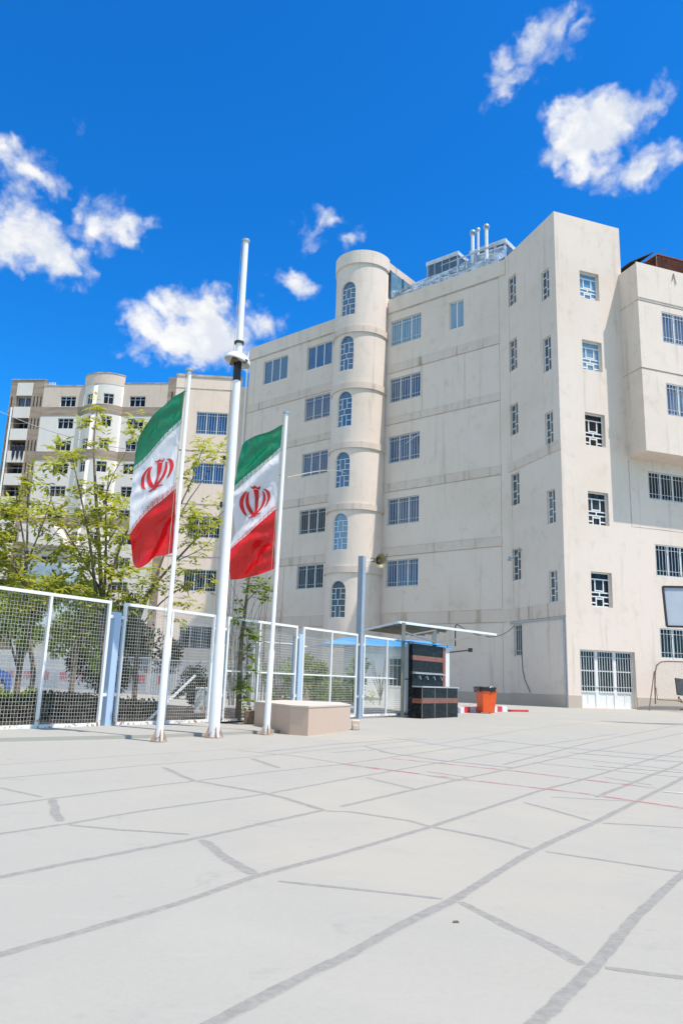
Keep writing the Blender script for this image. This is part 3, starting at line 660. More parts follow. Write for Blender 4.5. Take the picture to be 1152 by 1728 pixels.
# windows
for i, h in enumerate(HL): win_panes(FL, sb, h, .16, 'glasspale' if i == 4 else 'glass', 3, True)
for h in HLs: win_panes(FL, sb, h, .16, 'glasspale', 2, False)
for i, h in enumerate(HF0): win_panes(FL, sb, h, .16, 'glassblue' if i == 4 else ('glass' if i > 1 else 'glassdark'), 3, i != 4)
for h in HF0b: win_panes(FL, sb, h, .16, 'glassblue', 3, False)
for h in HB1+HB2: win_lattice(FB, sb, h, .15, 'glassgrey', PAT_N, .045)
for h in HBg: win_panes(FB, sb, h, .14, 'glassgrey', 1, True)
for i, h in enumerate(HC): win_lattice(FC, sb, h, .27, 'glassdark' if i > 1 else 'glasspale', PAT_V, .065)
for i, h in enumerate(HCw): win_panes(FC, sb, h, .12, 'glassdark', 3, True)
for i, h in enumerate(HD): win_panes(FD, sb, h, .12, 'glass', 3, True)
# entrance
u0, u1, z0, z1 = HCd[0]; e_ = MB(); dp = .30; uu = [u0, u0+1.13, u0+2.28, u1]
for u in uu[1:3]: FC.box(e_, u-.09, u+.09, z0, z1, -dp, -dp+.10)
FC.box(e_, u0, u0+.07, z0, z1, -dp, -dp+.10); FC.box(e_, u1-.07, u1, z0, z1, -dp, -dp+.10); FC.box(e_, u0, u1, z1-.08, z1, -dp, -dp+.102)
FC.box(e_, u0, u1, .80, .87, -dp, -dp+.103); FC.box(e_, u0, u1, 1.86, 1.92, -dp, -dp+.101)
FC.box(e_, u0, u1, z0, .80, -dp, -dp+.055)
for k in range(1, 6): FC.box(e_, u0+(u1-u0)*k/6-.015, u0+(u1-u0)*k/6+.015, z0, .80, -dp, -dp+.075)
dr = e_.build('entrance_door', 'white', sb)
q = MB(); q.quad(FC.p(u0, .8, -dp+.01), FC.p(u1, .8, -dp+.01), FC.p(u1, z1, -dp+.01), FC.p(u0, z1, -dp+.01)); q.build('pane', 'glassdark', dr)
q = MB()
for a, b in zip(uu[:-1], uu[1:]):
    for k in range(1, 7):
        u = a+(b-a)*k/7; FC.box(q, u-.013, u+.013, .87, z1-.08, -dp+.12, -dp+.145)
for zz in (1.1, 2.6): FC.box(q, u0+.05, u1-.05, zz-.013, zz+.013, -dp+.115, -dp+.15)
q.build('grille', 'bars', dr)
# downpipe at the left end, corner conduit, lamp arm, loose cable
dpz = MB(); c = FL.p(23.75, 0, .12); dpz.tube([(c[0], c[1], 0), (c[0], c[1], 27.6), (c[0]+.1, c[1]+.1, 27.9)], .075, 10); dpz.build('downpipe', 'white', sb, smooth=True)
cd = MB(); FB.box(cd, .10, .16, .1, 4.6, .04, .10); FB.box(cd, .16, 5.4, 4.50, 4.545, .03, .06); cd.build('conduit', 'postgrey', sb)
def wallcable(F_, pts, r, mat='black', name='cable'):
    m_ = MB(); m_.tube([F_.p(u, z, d) for u, z, d in pts], r, 6); return m_.build(name, mat, sb, smooth=True)
wallcable(FB, [(4.25, 4.4, .03), (4.2, 2.6, .03), (4.15, 1.9, .03), (3.95, 1.35, .03), (3.6, .9, .03), (3.4, .68, .06)], .018)
wallcable(FL, [(9.1, 8.5, .1), (8.9, 9.4, .05)], .015)
la = MB(); la.tube([FB.p(4.1, 8.75, .02), FB.p(4.1, 8.2, .5), FB.p(3.9, 8.1, .9), FB.p(3.75, 8.15, 1.0)], .035, 8); la.tube([FB.p(3.75, 8.2, 1.0), FB.p(3.75, 7.95, 1.02)], [.05, .13], 10)
la.build('lamp_arm', 'postgrey', sb, smooth=True)

# ------------------------------------------------------------------ roof plant
def roofpt(px, py, behind):  # point on a plane parallel to the long facade, a distance behind it
    P = np.array(FL.p(0, 0, -behind)); d = ray(px, py); t = ((P-O)@oL)/(d@oL); q = O+d*t
    u = (q-P)@dL; return u, q[2]
rz = zrL-.5
def cooler(pxl, pxr, pyt, pyb, behind, lab, depth=2.0):
    u1_, zt1 = roofpt(pxl, pyt, behind); u0_, _ = roofpt(pxr, pyt, behind); _, zb = roofpt(pxl, pyb, behind)
    zt_ = zt1; th = thing('rooftop_cooler', lab, 'air cooler', FL.p(u0_, rz, -behind), 'cooling units on the cream roof')
    F_ = Fr(np.array(FL.p(0, 0, -behind)), dL, oL)
    b_ = MB(); F_.box(b_, u0_, u1_, rz+.5, zt_-.12, -depth, 0); b_.build('casing', 'galv', th)
    b_ = MB(); F_.box(b_, u0_+.12, u1_-.12, rz+1.0, zt_-.30, 0.003, .05); F_.box(b_, u0_-.05, u0_-.003, rz+1.0, zt_-.3, -depth+.2, -.2); b_.build('louvre', 'bluedark', th)
    b_ = MB(); F_.box(b_, u0_-.12, u1_+.12, zt_-.42, zt_-.08, -depth-.1, .14); F_.box(b_, u0_, u1_, zt_-.08, zt_+.06, -depth+.2, -.15); b_.build('lid', 'lidwhite', th, bevel=.04)
    b_ = MB()
    for k in range(5): u = u0_+(u1_-u0_)*k/4; F_.box(b_, u-.03, u+.03, rz, zt_-.12, .051, .10)
    F_.box(b_, u0_, u1_, rz+1.5, rz+1.56, .101, .14); b_.build('stand', 'galv', th)
    return th
cooler(722, 772, 442, 470, 3.4, 'low grey rooftop cooler with silver lid, nearer the round tower')
cooler(795, 852, 423, 455, 3.0, 'tall rooftop cooler with dark louvres behind the three vent pipes')
for i, (px, pyt, lab) in enumerate(((797, 392, 'vent pipe with ball cap, left of the three on the roof'), (806, 387, 'slimmest vent pipe with small ball cap, between two others'), (820, 382, 'tallest vent pipe with ball cap, right of the three on the roof'))):
    u, z = roofpt(px, pyt, 1.6+.5*(i == 1)); q = FL.p(u, rz, -(1.6+.5*(i == 1))); r_ = (.12, .09, .12)[i]
    th = thing('vent_pipe', lab, 'vent pipe', q, 'vent pipes on the cream roof')
    m_ = MB(); m_.tube([q, (q[0], q[1], z-.2)], r_, 12); m_.build('pipe', 'white', th, smooth=True)
    m_ = MB(); m_.sphere((q[0], q[1], z-.05), r_*1.9, 14, 10); m_.build('ball_cap', 'silver', th, smooth=True)
rd = random.Random(5)
labs = ['foil-wrapped roof duct running along the parapet edge', 'foil-wrapped roof duct, second up from the parapet', 'foil-wrapped roof duct, third up, sagging near the tower', 'foil-wrapped roof duct, fourth up, passing before the coolers', 'foil-wrapped roof duct, second from the top of the stack', 'topmost foil-wrapped roof duct, set farthest back on the roof']
for k in range(6):
    m_ = MB(); pts = []
    for i in range(30):
        t = i/29; u = 1.0+8.0*t; zz = 28.50+.36*k*(1-.30*t)+.12*math.sin(t*9+k*1.3)+.06*rd.random()-(.35*t if k == 2 else 0)
        pts.append(FL.p(u, zz, -.72-.26*k+.1*math.sin(t*7+k)))
    m_.tube(pts, [.23]*30, 12)
    solo(m_, 'roof_duct', 'silver', labs[k], 'duct', group='foil-wrapped ducts on the cream roof', smooth=True)
m_ = MB()
for i in range(12):
    u = 1.0+.72*i; m_.bar(FL.p(u, rz, -.55), FL.p(u, 29.0+.7*(i < 5), -.5), .05); m_.bar(FL.p(u, 28.9, -.5), FL.p(u+.4, 29.5, -1.9), .05)
m_.bar(FL.p(1, 29.75, -.5), FL.p(4.5, 29.75, -.5), .05); m_.bar(FL.p(1, 30.2, -1.0), FL.p(5.5, 30.1, -1.0), .04)
solo(m_, 'duct_rack', 'galv', 'thin steel rack of uprights holding the foil-wrapped ducts', 'rack')
m_ = MB(); pts = []
for s_, (u, z, d) in enumerate([(8.9, 28.2, .1), (8.0, 28.55, .0), (7.4, 28.75, -.2)]): pts.append(FL.p(u, z, d))
m_.tube(pts, .13, 8); solo(m_, 'bent_gutter', 'silver', 'bent shiny gutter end sticking out beside the round tower', 'gutter', smooth=True)

# rusty sheets on the block roof
th = thing('rusted_roof_shelter', 'shelter of rusted corrugated sheets on the right-hand roof edge', 'shelter', FD.p(6.5, zb1-.3, -1))
m_ = MB()
def corr(mb_, F_, u0, u1, z0, z1, d, amp=.05, n=24):
    for i in range(n):
        a = u0+(u1-u0)*i/n; b = u0+(u1-u0)*(i+1)/n; da = d+(amp if i % 2 else -amp); db = d+(-amp if i % 2 else amp)
        mb_.quad(F_.p(a, z0, da), F_.p(b, z0, db), F_.p(b, z1, db), F_.p(a, z1, da))
for i in range(7):
    z = 25.0+.22*i; m_.hexa([FD.p(6.6, z, -.9), FD.p(13, z, -.9), FD.p(13, z, -.95), FD.p(6.6, z, -.95), FD.p(6.6, z+.17, -.8), FD.p(13, z+.17, -.8), FD.p(13, z+.17, -.95), FD.p(6.6, z+.17, -.95)])
m_.build('side_sheet', 'rust', th)
m_ = MB(); m_.hexa([FD.p(4.9, 25.75, -1.0), FD.p(6.3, 26.5, -.6), FD.p(6.3, 26.5, -3), FD.p(4.9, 25.75, -3), FD.p(4.9, 25.8, -1.0), FD.p(6.3, 26.56, -.6), FD.p(6.3, 26.56, -3), FD.p(4.9, 25.8, -3)]); 
m_.build('dark_sheet', 'darkrust', th)
m_ = MB(); m_.hexa([FD.p(5.6, 25.7, -.6), FD.p(6.7, 26.55, -.75), FD.p(6.7, 26.55, -4), FD.p(5.6, 25.7, -4), FD.p(5.6, 25.75, -.6), FD.p(6.7, 26.62, -.75), FD.p(6.7, 26.62, -4), FD.p(5.6, 25.75, -4)])
m_.hexa([FD.p(6.7, 26.55, -.75), FD.p(13, 26.5, -.7), FD.p(13, 26.5, -4), FD.p(6.7, 26.55, -4), FD.p(6.7, 26.62, -.75), FD.p(13, 26.58, -.7), FD.p(13, 26.58, -4), FD.p(6.7, 26.62, -4)])
m_.build('roof_sheet', 'rust', th)
m_ = MB(); m_.bar(FD.p(6.62, 24.8, -.78), FD.p(6.62, 26.5, -.78), .06); m_.bar(FD.p(7.0, 24.9, .1), FD.p(7.12, 24.2, .12), .03); m_.bar(FD.p(7.0, 24.9, .1), FD.p(6.85, 24.4, .12), .03); m_.bar(FD.p(6.9, 26.6, -.7), FD.p(7.2, 26.95, -.5), .03); m_.build('prop', 'rustbar', th)

# ================================================================== ANNEX (middle distance, behind flags)
aW = rad(86); dW = dv(aW); oW = np.array([math.cos(aW), -math.sin(aW), 0]); oW = -oW if oW[1] > 0 else oW
PW = I0+dL*24.2; FW = Fr((PW[0], PW[1], 0), dW, oW)
def ux(x): return (x-PW[0])/dW[0]
an = thing('annex_building', 'beige flat-roofed wing with rows of barred windows, behind the two flags', 'building', (-11.7, 59.6, 0))
HWn = [(ux(-12.3), ux(-9.72), a, b) for a, b in ((20.45, 22.4), (16.2, 18.03), (11.75, 13.55), (7.45, 9.2), (3.0, 4.75))]
m_ = MB(); wall(m_, FW, ux(-14.15), ux(-9.3), 0, 25.55, HWn, .14)
m_.quad(FW.p(ux(-14.15), 0), FW.p(ux(-14.15), 25.55), FW.p(ux(-14.15), 25.55, -16), FW.p(ux(-14.15), 0, -16)); m_.quad(FW.p(ux(-9.3), 0), FW.p(ux(-9.3), 25.55), FW.p(ux(-9.3), 25.55, -16), FW.p(ux(-9.3), 0, -16))
m_.quad(FW.p(ux(-14.15), 25.3), FW.p(ux(-9.3), 25.3), FW.p(ux(-9.3), 25.3, -16), FW.p(ux(-14.15), 25.3, -16))
m_.build('wall', 'annex', an)
m_ = MB(); FW.box(m_, ux(-9.3), ux(-7.6), 0, 24.9, -6, -.25); m_.build('recessed_wall', 'annex', an)
m_ = MB()
for z in (10.2, 14.5, 19.0, 24.4): FW.box(m_, ux(-14.15), ux(-9.3), z, z+.05, -.01, .03)
FW.box(m_, ux(-14.2), ux(-9.25), 25.45, 25.65, -.3, .06); m_.build('coping', 'joint', an)
m_ = MB(); m_.tube([FW.p(ux(-9.45), 0, .1), FW.p(ux(-9.45), 24.6, .1)], .06, 8); m_.build('downpipe', 'white', an, smooth=True)
for i, h in enumerate(HWn): win_panes(FW, an, h, .14, 'glass' if i < 2 else 'glassdark', 3, True)

# ================================================================== APARTMENT BLOCK (left, far)
aA = rad(95.5); dA = dv(aA); oA = np.array([math.cos(aA), -math.sin(aA), 0]); oA = -oA if oA[1] > 0 else oA
FA = Fr((-20, 90, 0), dA, oA)
def xa(x): return (x+20)/dA[0]
apt = thing('apartment_block', 'far apartment block in white and grey stone bands with a rounded bay, at the left', 'building', (-33, 91, 0))
zt_ = [35.35-2.96*k for k in range(11)]
H1 = [(xa(-36.45), xa(-34.4), z-1.38, z) for z in zt_]; H2 = [(xa(-27.35), xa(-25.3), z-1.38, z) for z in zt_]
HBc = [(xa(-42.35), xa(-40.35), z-1.45, z) for z in zt_]
m_ = MB(); wall(m_, FA, xa(-38.8), xa(-33.4), 0, 36.75, H1, .2); wall(m_, FA, xa(-28.2), xa(-22.5), 0, 37.05, H2, .2)
m_.build('wall', 'aptwhite', apt)
m_ = MB(); FA.box(m_, xa(-43.2), xa(-22.5), 0, 36.4, -14, -1.9); FA.box(m_, xa(-43.2), xa(-20), 36.4, 36.6, -14, -.02); m_.build('core', 'aptcream', apt)
m_ = MB(); wall(m_, FA, xa(-43.25), xa(-38.8), 0, 37.6, HBc, 1.6)
m_.quad(FA.p(xa(-43.25), 0), FA.p(xa(-43.25), 37.6), FA.p(xa(-43.25), 37.6, -14), FA.p(xa(-43.25), 0, -14)); FA.box(m_, xa(-43.25), xa(-38.8), 37.4, 37.62, -5, -.01)
m_.quad(FA.p(xa(-38.8), 36.6), FA.p(xa(-38.8), 37.6), FA.p(xa(-38.8), 37.6, -5), FA.p(xa(-38.8), 36.6, -5))
wall(m_, FA, xa(-22.5), xa(-13), 0, 37.95, [], .1); m_.quad(FA.p(xa(-22.5), 36), FA.p(xa(-22.5), 37.95), FA.p(xa(-22.5), 37.95, -8), FA.p(xa(-22.5), 36, -8))
m_.build('grey_pier', 'aptgrey', apt)
# rounded bay: shallow arc
bc = np.array(FA.p(xa(-30.8), 0, -2.2)); BR = 3.42; BAY = Cyl(bc, BR, math.atan2(oA[0], -oA[1])); ha = BR*math.asin(2.62/BR)
def ub(x): return BR*math.asin((x+30.8)/BR)
HBy = []
for z in zt_: HBy += [(ub(-32.65), ub(-31.75), z-1.38, z), (ub(-30.3), ub(-29.1), z-1.38, z)]
m_ = MB(); wall(m_, BAY, -ha, ha, 0, 38.0, HBy, .2, .4); rim = [BAY.p(-ha+2*ha*i/20, 38.0) for i in range(21)]; m_.add(rim, [tuple(range(21))])
m_.build('rounded_bay', 'aptwhite', apt, smooth=True)
for z0, z1 in ((32.72, 33.9), (26.8, 27.95), (18.2, 19.4)):
    m_ = MB(); FA.box(m_, xa(-38.8), xa(-33.4), z0, z1, -.01, .04); m_.build('stone_band', 'aptgrey', apt)
    m_ = MB(); FA.box(m_, xa(-28.2), xa(-22.5), z0, z1, -.01, .04); m_.build('stone_band', 'aptgrey', apt)
    m_ = MB(); BAY.box(m_, -ha, ha, z0, z1, -.01, .04); m_.build('stone_band', 'aptgrey', apt)
m_ = MB()
FA.box(m_, xa(-38.8), xa(-33.4), 35.4, 36.74, -.01, .03); FA.box(m_, xa(-28.2), xa(-22.5), 35.4, 37.0, -.01, .03); BAY.box(m_, -ha, ha, 36.6, 37.98, -.01, .03)
for h in (H1[0], H2[0]):
    lo, hi = (xa(-38.8), xa(-33.4)) if h is H1[0] else (xa(-28.2), xa(-22.5))
    FA.box(m_, lo, h[0], 33.9, 35.4, -.01, .03); FA.box(m_, h[1], hi, 33.9, 35.4, -.01, .03)
m_.build('cream_top_band', 'aptcream', apt)
m_ = MB(); FA.box(m_, xa(-38.85), xa(-33.35), 36.75, 36.85, -.4, .08); FA.box(m_, xa(-28.25), xa(-22.5), 37.05, 37.15, -.4, .08); FA.box(m_, xa(-43.3), xa(-38.75), 37.6, 37.7, -.4, .08); BAY.box(m_, -ha-.05, ha+.05, 38.0, 38.12, -.3, .08); m_.build('coping', 'joint', apt)
m_ = MB()
for z in zt_:
    for x in (-39.95, -39.5, -39.05, -42.95):
        if z < 6: continue
        m_ = MB(); FA.box(m_, xa(x)-.075, xa(x)+.075, z-1.4, z+.0, -.01, .012); m_.build('slot', 'slot', apt)
for x in (-21.9, -21.3, -20.7): m_ = MB(); FA.box(m_, xa(x)-.09, xa(x)+.09, 34.6, 36.0, -.01, .012); m_.build('slot', 'slot', apt)
for z in zt_[1:]:
    m_ = MB(); FA.box(m_, xa(-42.5), xa(-40.3), z, z+1.5, -.05, .14); m_.build('balcony_front', 'aptwhite', apt)
m_ = MB(); FA.box(m_, xa(-42.4), xa(-40.3), 35.45, 37.2, -.05, .05); m_.build('stone_panel', 'aptwhite', apt)
for i, z in enumerate(zt_): 
    q = MB(); h = HBc[i]
    if i == 0: win_panes(FA, apt, h, .5, 'glassgrey', 2, False)
    else:
        q.quad(FA.p(h[0], h[2], -1.6), FA.p(h[1], h[2], -1.6), FA.p(h[1], h[3], -1.6), FA.p(h[0], h[3], -1.6)); q.build('balcony_back', 'dark', apt)
        q = MB(); FA.box(q, h[0], h[1], h[2]+.75, h[2]+.80, -.2, -.15)
        FA.box(q, (h[0]+h[1])/2-.03, (h[0]+h[1])/2+.03, h[2], h[3]-.3, -.9, -.85); q.build('balcony_rail', 'barsgrey', apt)
for h in H1+H2: win_panes(FA, apt, h, .2, 'glassdark', 3, False, frame='bars', top=True)
for h in HBy: win_panes(BAY, apt, h, .2, 'glassdark', 2, False, frame='bars', top=True)
m_ = MB(); m_.tube([FA.p(xa(-42.75), 0, .12), FA.p(xa(-42.75), 33.8, .12)], .12, 8); m_.build('downpipe', 'white', apt, smooth=True)
# low white canopy and glazed front of the block
m_ = MB(); m_.hexa([FA.p(xa(-38.2), 15.9, 2.6), FA.p(xa(-32.0), 15.3, 2.6), FA.p(xa(-32.0), 15.3, .05), FA.p(xa(-38.2), 15.9, .05), FA.p(xa(-38.2), 18.1, 2.6), FA.p(xa(-34.3), 18.1, 2.6), FA.p(xa(-34.3), 18.1, .05), FA.p(xa(-38.2), 18.1, .05)]); m_.build('white_fascia', 'aptwhite', apt)
m_ = MB()
for x in (-36.3, -35.8, -35.3): FA.box(m_, xa(x)-.06, xa(x)+.06, 16.6, 17.7, 2.55, 2.62)
m_.build('fascia_slot', 'slot', apt)
m_ = MB(); FA.box(m_, xa(-37.5), xa(-30.5), 6, 13.6, .5, 1.5); gw = m_.build('glazed_front', 'boothwhite', apt)
m_ = MB()
for k in range(6):
    x = -37.3+1.13*k; FA.box(m_, xa(x), xa(x+.95), 6.3, 9.5, 1.5, 1.53); FA.box(m_, xa(x), xa(x+.95), 9.8, 13.2, 1.5, 1.53)
m_.build('pane', 'palepane', gw)
m_ = MB()
for k in range(3):
    x = -41.9+.55*k; m_.add([FA.p(xa(x), 28.6, .18), FA.p(xa(x+.5), 28.7, .18), FA.p(xa(x+.38), 27.2-.3*k, .22), FA.p(xa(x+.2), 26.6+.2*k, .2), FA.p(xa(x+.05), 27.4, .2)], [(0, 1, 2, 3, 4)])
m_.bar(FA.p(xa(-42.2), 28.7, .18), FA.p(xa(-40.4), 28.7, .18), .04); solo(m_, 'laundry', 'cloth_dark', 'dark laundry hanging over a balcony front of the far block', 'laundry')
th = thing('metal_rack', 'small white metal frame on the edge of the far block roof', 'frame', FA.p(xa(-38.3), 36.6, -1))
m_ = MB()
for x in (-38.6, -38.15, -37.8): m_.bar(FA.p(xa(x), 36.6, -.8), FA.p(xa(x), 37.5, -.8), .09)
for z in (36.95, 37.25, 37.5): m_.bar(FA.p(xa(-38.6), z, -.8), FA.p(xa(-37.8), z, -.8), .08)
m_.build('bars', 'white', th)

# ================================================================== FENCE
FGf = lambda u, z, d=0: FG.p(u, z, d)
def panel(u0, u1, um, rail, lab, zb=.05, zt=2.11):
    th = thing('mesh_fence', lab, 'fence panel', FG.p(u0, 0), 'white mesh fence panels along the court')
    f_ = MB(); t = .05
    FG.box(f_, u0, u0+t, zb, zt, -t/2, t/2); FG.box(f_, u1-t, u1, zb, zt, -t/2, t/2); FG.box(f_, u0+t, u1-t, zt-t, zt, -t/2, t/2); FG.box(f_, u0+t, u1-t, zb, zb+t, -t/2, t/2)
    f_.build('frame', 'fencewhite', th)
    if um: f_ = MB(); FG.box(f_, um-.022, um+.022, zb+t, zt-t, -.022, .022); f_.build('mid_post', 'fencewhite', th)
    if rail:
        f_ = MB(); 
        for a, b in ((u0+t, um-.022), (um+.022, u1-t)): FG.box(f_, a, b, rail-.015, rail+.015, -.018, .018)
        f_.build('mid_rail', 'fencewhite', th)
    wr = MB(); sp = .057; tk = .0042 if u0 < 2.9 else .0058; k = 0; r_ = random.Random(int(u0*10)); 
    def bul(u, z):  # panels bulge slightly
        return .045+.022*math.sin((u-u0)/(u1-u0)*math.pi*2+1)*math.sin(z/2.1*math.pi)
    nz = 8
    u = u0+t+sp/2
    while u < u1-t:
        for i in range(nz):
            za = zb+.03+(zt-zb-.06)*i/nz; zc = zb+.03+(zt-zb-.06)*(i+1)/nz
            wob = .004*math.sin(u*7+za*3); wo2 = .004*math.sin(u*7+zc*3)
            wr.bar(FG.p(u+wob, za, -bul(u, za)), FG.p(u+wo2, zc, -bul(u, zc)), tk)
        u += sp
    z = zb+t; nu = 8
    while z < zt-t:
        for i in range(nu):
            a = u0+.03+(u1-u0-.06)*i/nu; b = u0+.03+(u1-u0-.06)*(i+1)/nu
            wa = .007*math.sin(a*5+z*2)*(1-z/2.5); wb_ = .007*math.sin(b*5+z*2)*(1-z/2.5)
            wr.bar(FG.p(a, z+wa, -bul(a, z)-tk), FG.p(b, z+wb_, -bul(b, z)-tk), tk)
        z += sp
    wr.build('wire_mesh', 'wire', th); return th
panel(-2.42, -.04, -1.23, None, 'nearest white mesh fence panel, rust at the foot of its middle post')
panel(.26, 2.57, 1.41, None, 'white mesh fence panel behind the left flagpole')
panel(2.95, 5.34, 4.0, 1.03, 'white mesh fence panel behind the pink stone block and small flagpole')
panel(5.57, 7.95, 6.77, 1.03, 'white mesh fence panel left of the loudspeaker post, bushes behind it')
panel(8.27, 10.76, 9.5, 1.03, 'farthest white mesh fence panel, ending at the black tiled fountain')
panel(-5.1, -2.75, -3.9, None, 'white mesh fence panel at the left, outside most of the view')
def post(u, h, lab, mat='postblue', w=.14, d=.10, extra=None):
    th = thing('fence_post', lab, 'fence post', FG.p(u, 0), 'pale blue fence posts')
    m_ = MB(); FG.box(m_, u-w/2, u+w/2, 0, h, -d-.05, d-.05); m_.build('shaft', mat, th, bevel=.008)
    m_ = MB()
    for z in (.55, 1.85):
        FG.box(m_, u-w/2-.10, u+w/2+.10, z-.025, z+.025, -.022, .018)
    m_.build('bracket', 'fencewhite', th); return th
post(.11, 1.93, 'pale blue square post between the two nearest fence panels')
post(2.76, 1.93, 'pale blue square post hidden behind the tall mast')
post(5.46, 1.93, 'pale blue square post behind the pink stone block')
post(10.93, 2.02, 'pale blue square post beside the black tiled fountain')
post(-2.58, 1.93, 'pale blue square post at the far left edge')
# loudspeaker post
th = thing('loudspeaker_post', 'tall grey-blue square post carrying a khaki horn loudspeaker', 'loudspeaker post', FG.p(8.13, 0))
m_ = MB(); FG.box(m_, 8.04, 8.18, 0, 4.16, -.10, .06); m_.build('shaft', 'postgrey', th, bevel=.008)
m_ = MB(); FG.box(m_, 8.0, 8.3, .52, .57, -.02, .02); FG.box(m_, 8.0, 8.3, 1.82, 1.87, -.02, .02); FG.box(m_, 8.18, 8.21, 3.55, 4.12, -.05, .02); m_.build('bracket', 'fencewhite', th)
hc_ = Vector(at(641, 946, 19.9)); hdir = Vector((.62, -.76, -.18)).normalized()
m_ = MB(); prof = [(-.34, .05), (-.30, .07), (-.20, .08), (-.10, .10), (0, .17), (.04, .20)]
prof2 = [(-.24, .04), (-.12, .075), (-.03, .125), (.035, .187), (.04, .20)]
m_.tube([hc_+hdir*a for a, r_ in prof], [r_ for a, r_ in prof], 16, False); m_.tube([hc_+hdir*a for a, r_ in prof2], [r_ for a, r_ in prof2], 16, False); hn = m_.build('horn', 'horn', th, smooth=True)
m_ = MB(); m_.tube([hc_+hdir*-.16, hc_+hdir*-.04, hc_+hdir*-.02], [.05, .055, .03], 12); m_.build('horn_core', 'rustbar', hn, smooth=True)
m_ = MB(); m_.bar(FG.p(8.15, 4.05, 0), hc_-hdir*.22, .05, .03); m_.build('arm', 'white', th)

# ================================================================== FLAGPOLES
def flagpole(name, base, prof, lab, cat, group, tops, lean=(0, 0)):
    th = thing(name, lab, cat, (base[0], base[1], 0), group)
    m_ = MB(); H_ = prof[-1][0]
    m_.tube([(base[0]+lean[0]*z/H_, base[1]+lean[1]*z/H_, z) for z, r_ in prof], [r_ for z, r_ in prof], 20); m_.build('shaft', 'polewhite', th, smooth=True)
    m_ = MB()
    for k in range(4):
        an = k*math.pi/2+.5; d = Vector((math.cos(an), math.sin(an), 0)); s_ = Vector((-d.y, d.x, 0))*.006; b0 = Vector((base[0], base[1], 0)); r0 = prof[0][1]
        m_.add([b0+d*(r0-.01)+s_, b0+d*(r0+.07)+s_, b0+d*(r0-.01)+s_+Vector((0, 0, .19)), b0+d*(r0-.01)-s_, b0+d*(r0+.07)-s_, b0+d*(r0-.01)-s_+Vector((0, 0, .19))], [(0, 1, 2), (5, 4, 3), (0, 3, 4, 1), (1, 4, 5, 2), (2, 5, 3, 0)])
    m_.tube([(base[0], base[1], .001), (base[0], base[1], .016)], prof[0][1]+.05, 16); m_.build('base_plate', 'rustplate', th)
    tx, ty = base[0]+lean[0], base[1]+lean[1]
    m_ = MB(); m_.tube([(tx, ty, H_), (tx, ty, H_+.04), (tx, ty, H_+.05)], [tops, tops, tops*.4], 16); m_.build('cap', 'galv', th, smooth=True)
    m_ = MB(); r1 = prof[-1][1]+.02; pts = [(tx-r1-.0, ty-.01, H_-.02), (tx-r1-.03-.5*lean[0], ty-.02-.5*lean[1], H_*.55), (base[0]-prof[0][1]-.015, base[1]-.02, 1.2)]
    m_.tube(pts, .004, 5); m_.build('halyard', 'seatpale', th); return th
B1 = (-2.41, 10.90); B2 = (-1.82, 11.97); B3 = (-1.11, 12.98)
flagpole('flagpole', B1, [(0, .054), (1.40, .048), (1.44, .034), (5.48, .029)], 'white flagpole at the left carrying the larger flag', 'flagpole', 'short white flagpoles', .06)
flagpole('flagpole', B3, [(0, .054), (1.36, .050), (1.40, .036), (5.60, .032)], 'white flagpole standing before the pink stone block, carrying the smaller flag', 'flagpole', 'short white flagpoles', .055, (.05, 0))
mast = flagpole('tall_mast', B2, [(0, .088), (1.40, .082), (1.42, .076), (5.78, .066), (5.80, .045), (6.1, .045), (6.32, .058), (6.50, .056), (8.40, .048)], 'tallest white mast between the two flags, with lamp shade halfway up', 'mast', None, .07, (-.03, 0))
mx, my = B2[0]-.024, B2[1]
m_ = MB(); m_.tube([(mx, my, 5.80), (mx, my, 6.13)], .068, 14); sl_ = m_.build('cable_bundle', 'blackplastic', mast, smooth=True)
m_ = MB(); rr = []; n = 24
# half-domed lamp shade, tilted
def shade(mb_, c, R_, tilt, off=0):
    o = len(mb_.v); nt, nr = 28, 8; T = Matrix.Rotation(tilt, 3, 'Y')
    for j_ in range(nr+1):
        ph = j_/nr*rad(84)
        for i in range(nt):
            an = 2*math.pi*i/nt; p = Vector((R_*math.sin(ph)*math.cos(an), R_*math.sin(ph)*math.sin(an), R_*(math.cos(ph)*.85-.30)+off)); mb_.v.append(tuple(Vector(c)+T @ p))
    for j_ in range(nr):
        for i in range(nt): mb_.f.append((o+j_*nt+i, o+j_*nt+(i+1) % nt, o+(j_+1)*nt+(i+1) % nt, o+(j_+1)*nt+i))
shade(m_, (mx+.0, my, 6.165), .225, rad(16)); shd = m_.build('lamp_shade', 'white', mast, smooth=True)
sm = shd.modifiers.new('thick', 'SOLIDIFY'); sm.thickness = .008
m_ = MB(); m_.box((mx-.09, my-.1, 6.10), (mx-.0, my+.05, 6.18)); m_.tube([(mx+.12, my-.12, 6.05), (mx+.17, my-.14, 6.12)], .03, 8); m_.tube([(mx-.10, my-.06, 6.05), (mx-.07, my-.06, 6.16)], .035, 8); m_.build('lamp_holder', 'rustbar', shd)
m_ = MB(); m_.tube([(mx, my, 6.46), (mx, my, 6.50)], .082, 14); m_.build('clamp', 'black', mast)
m_ = MB(); m_.box((mx-.13, my-.03, 3.6), (mx-.09, my+.03, 3.68)); m_.box((mx-.13, my-.03, 4.4), (mx-.09, my+.03, 4.46)); m_.build('cleat', 'black', mast)

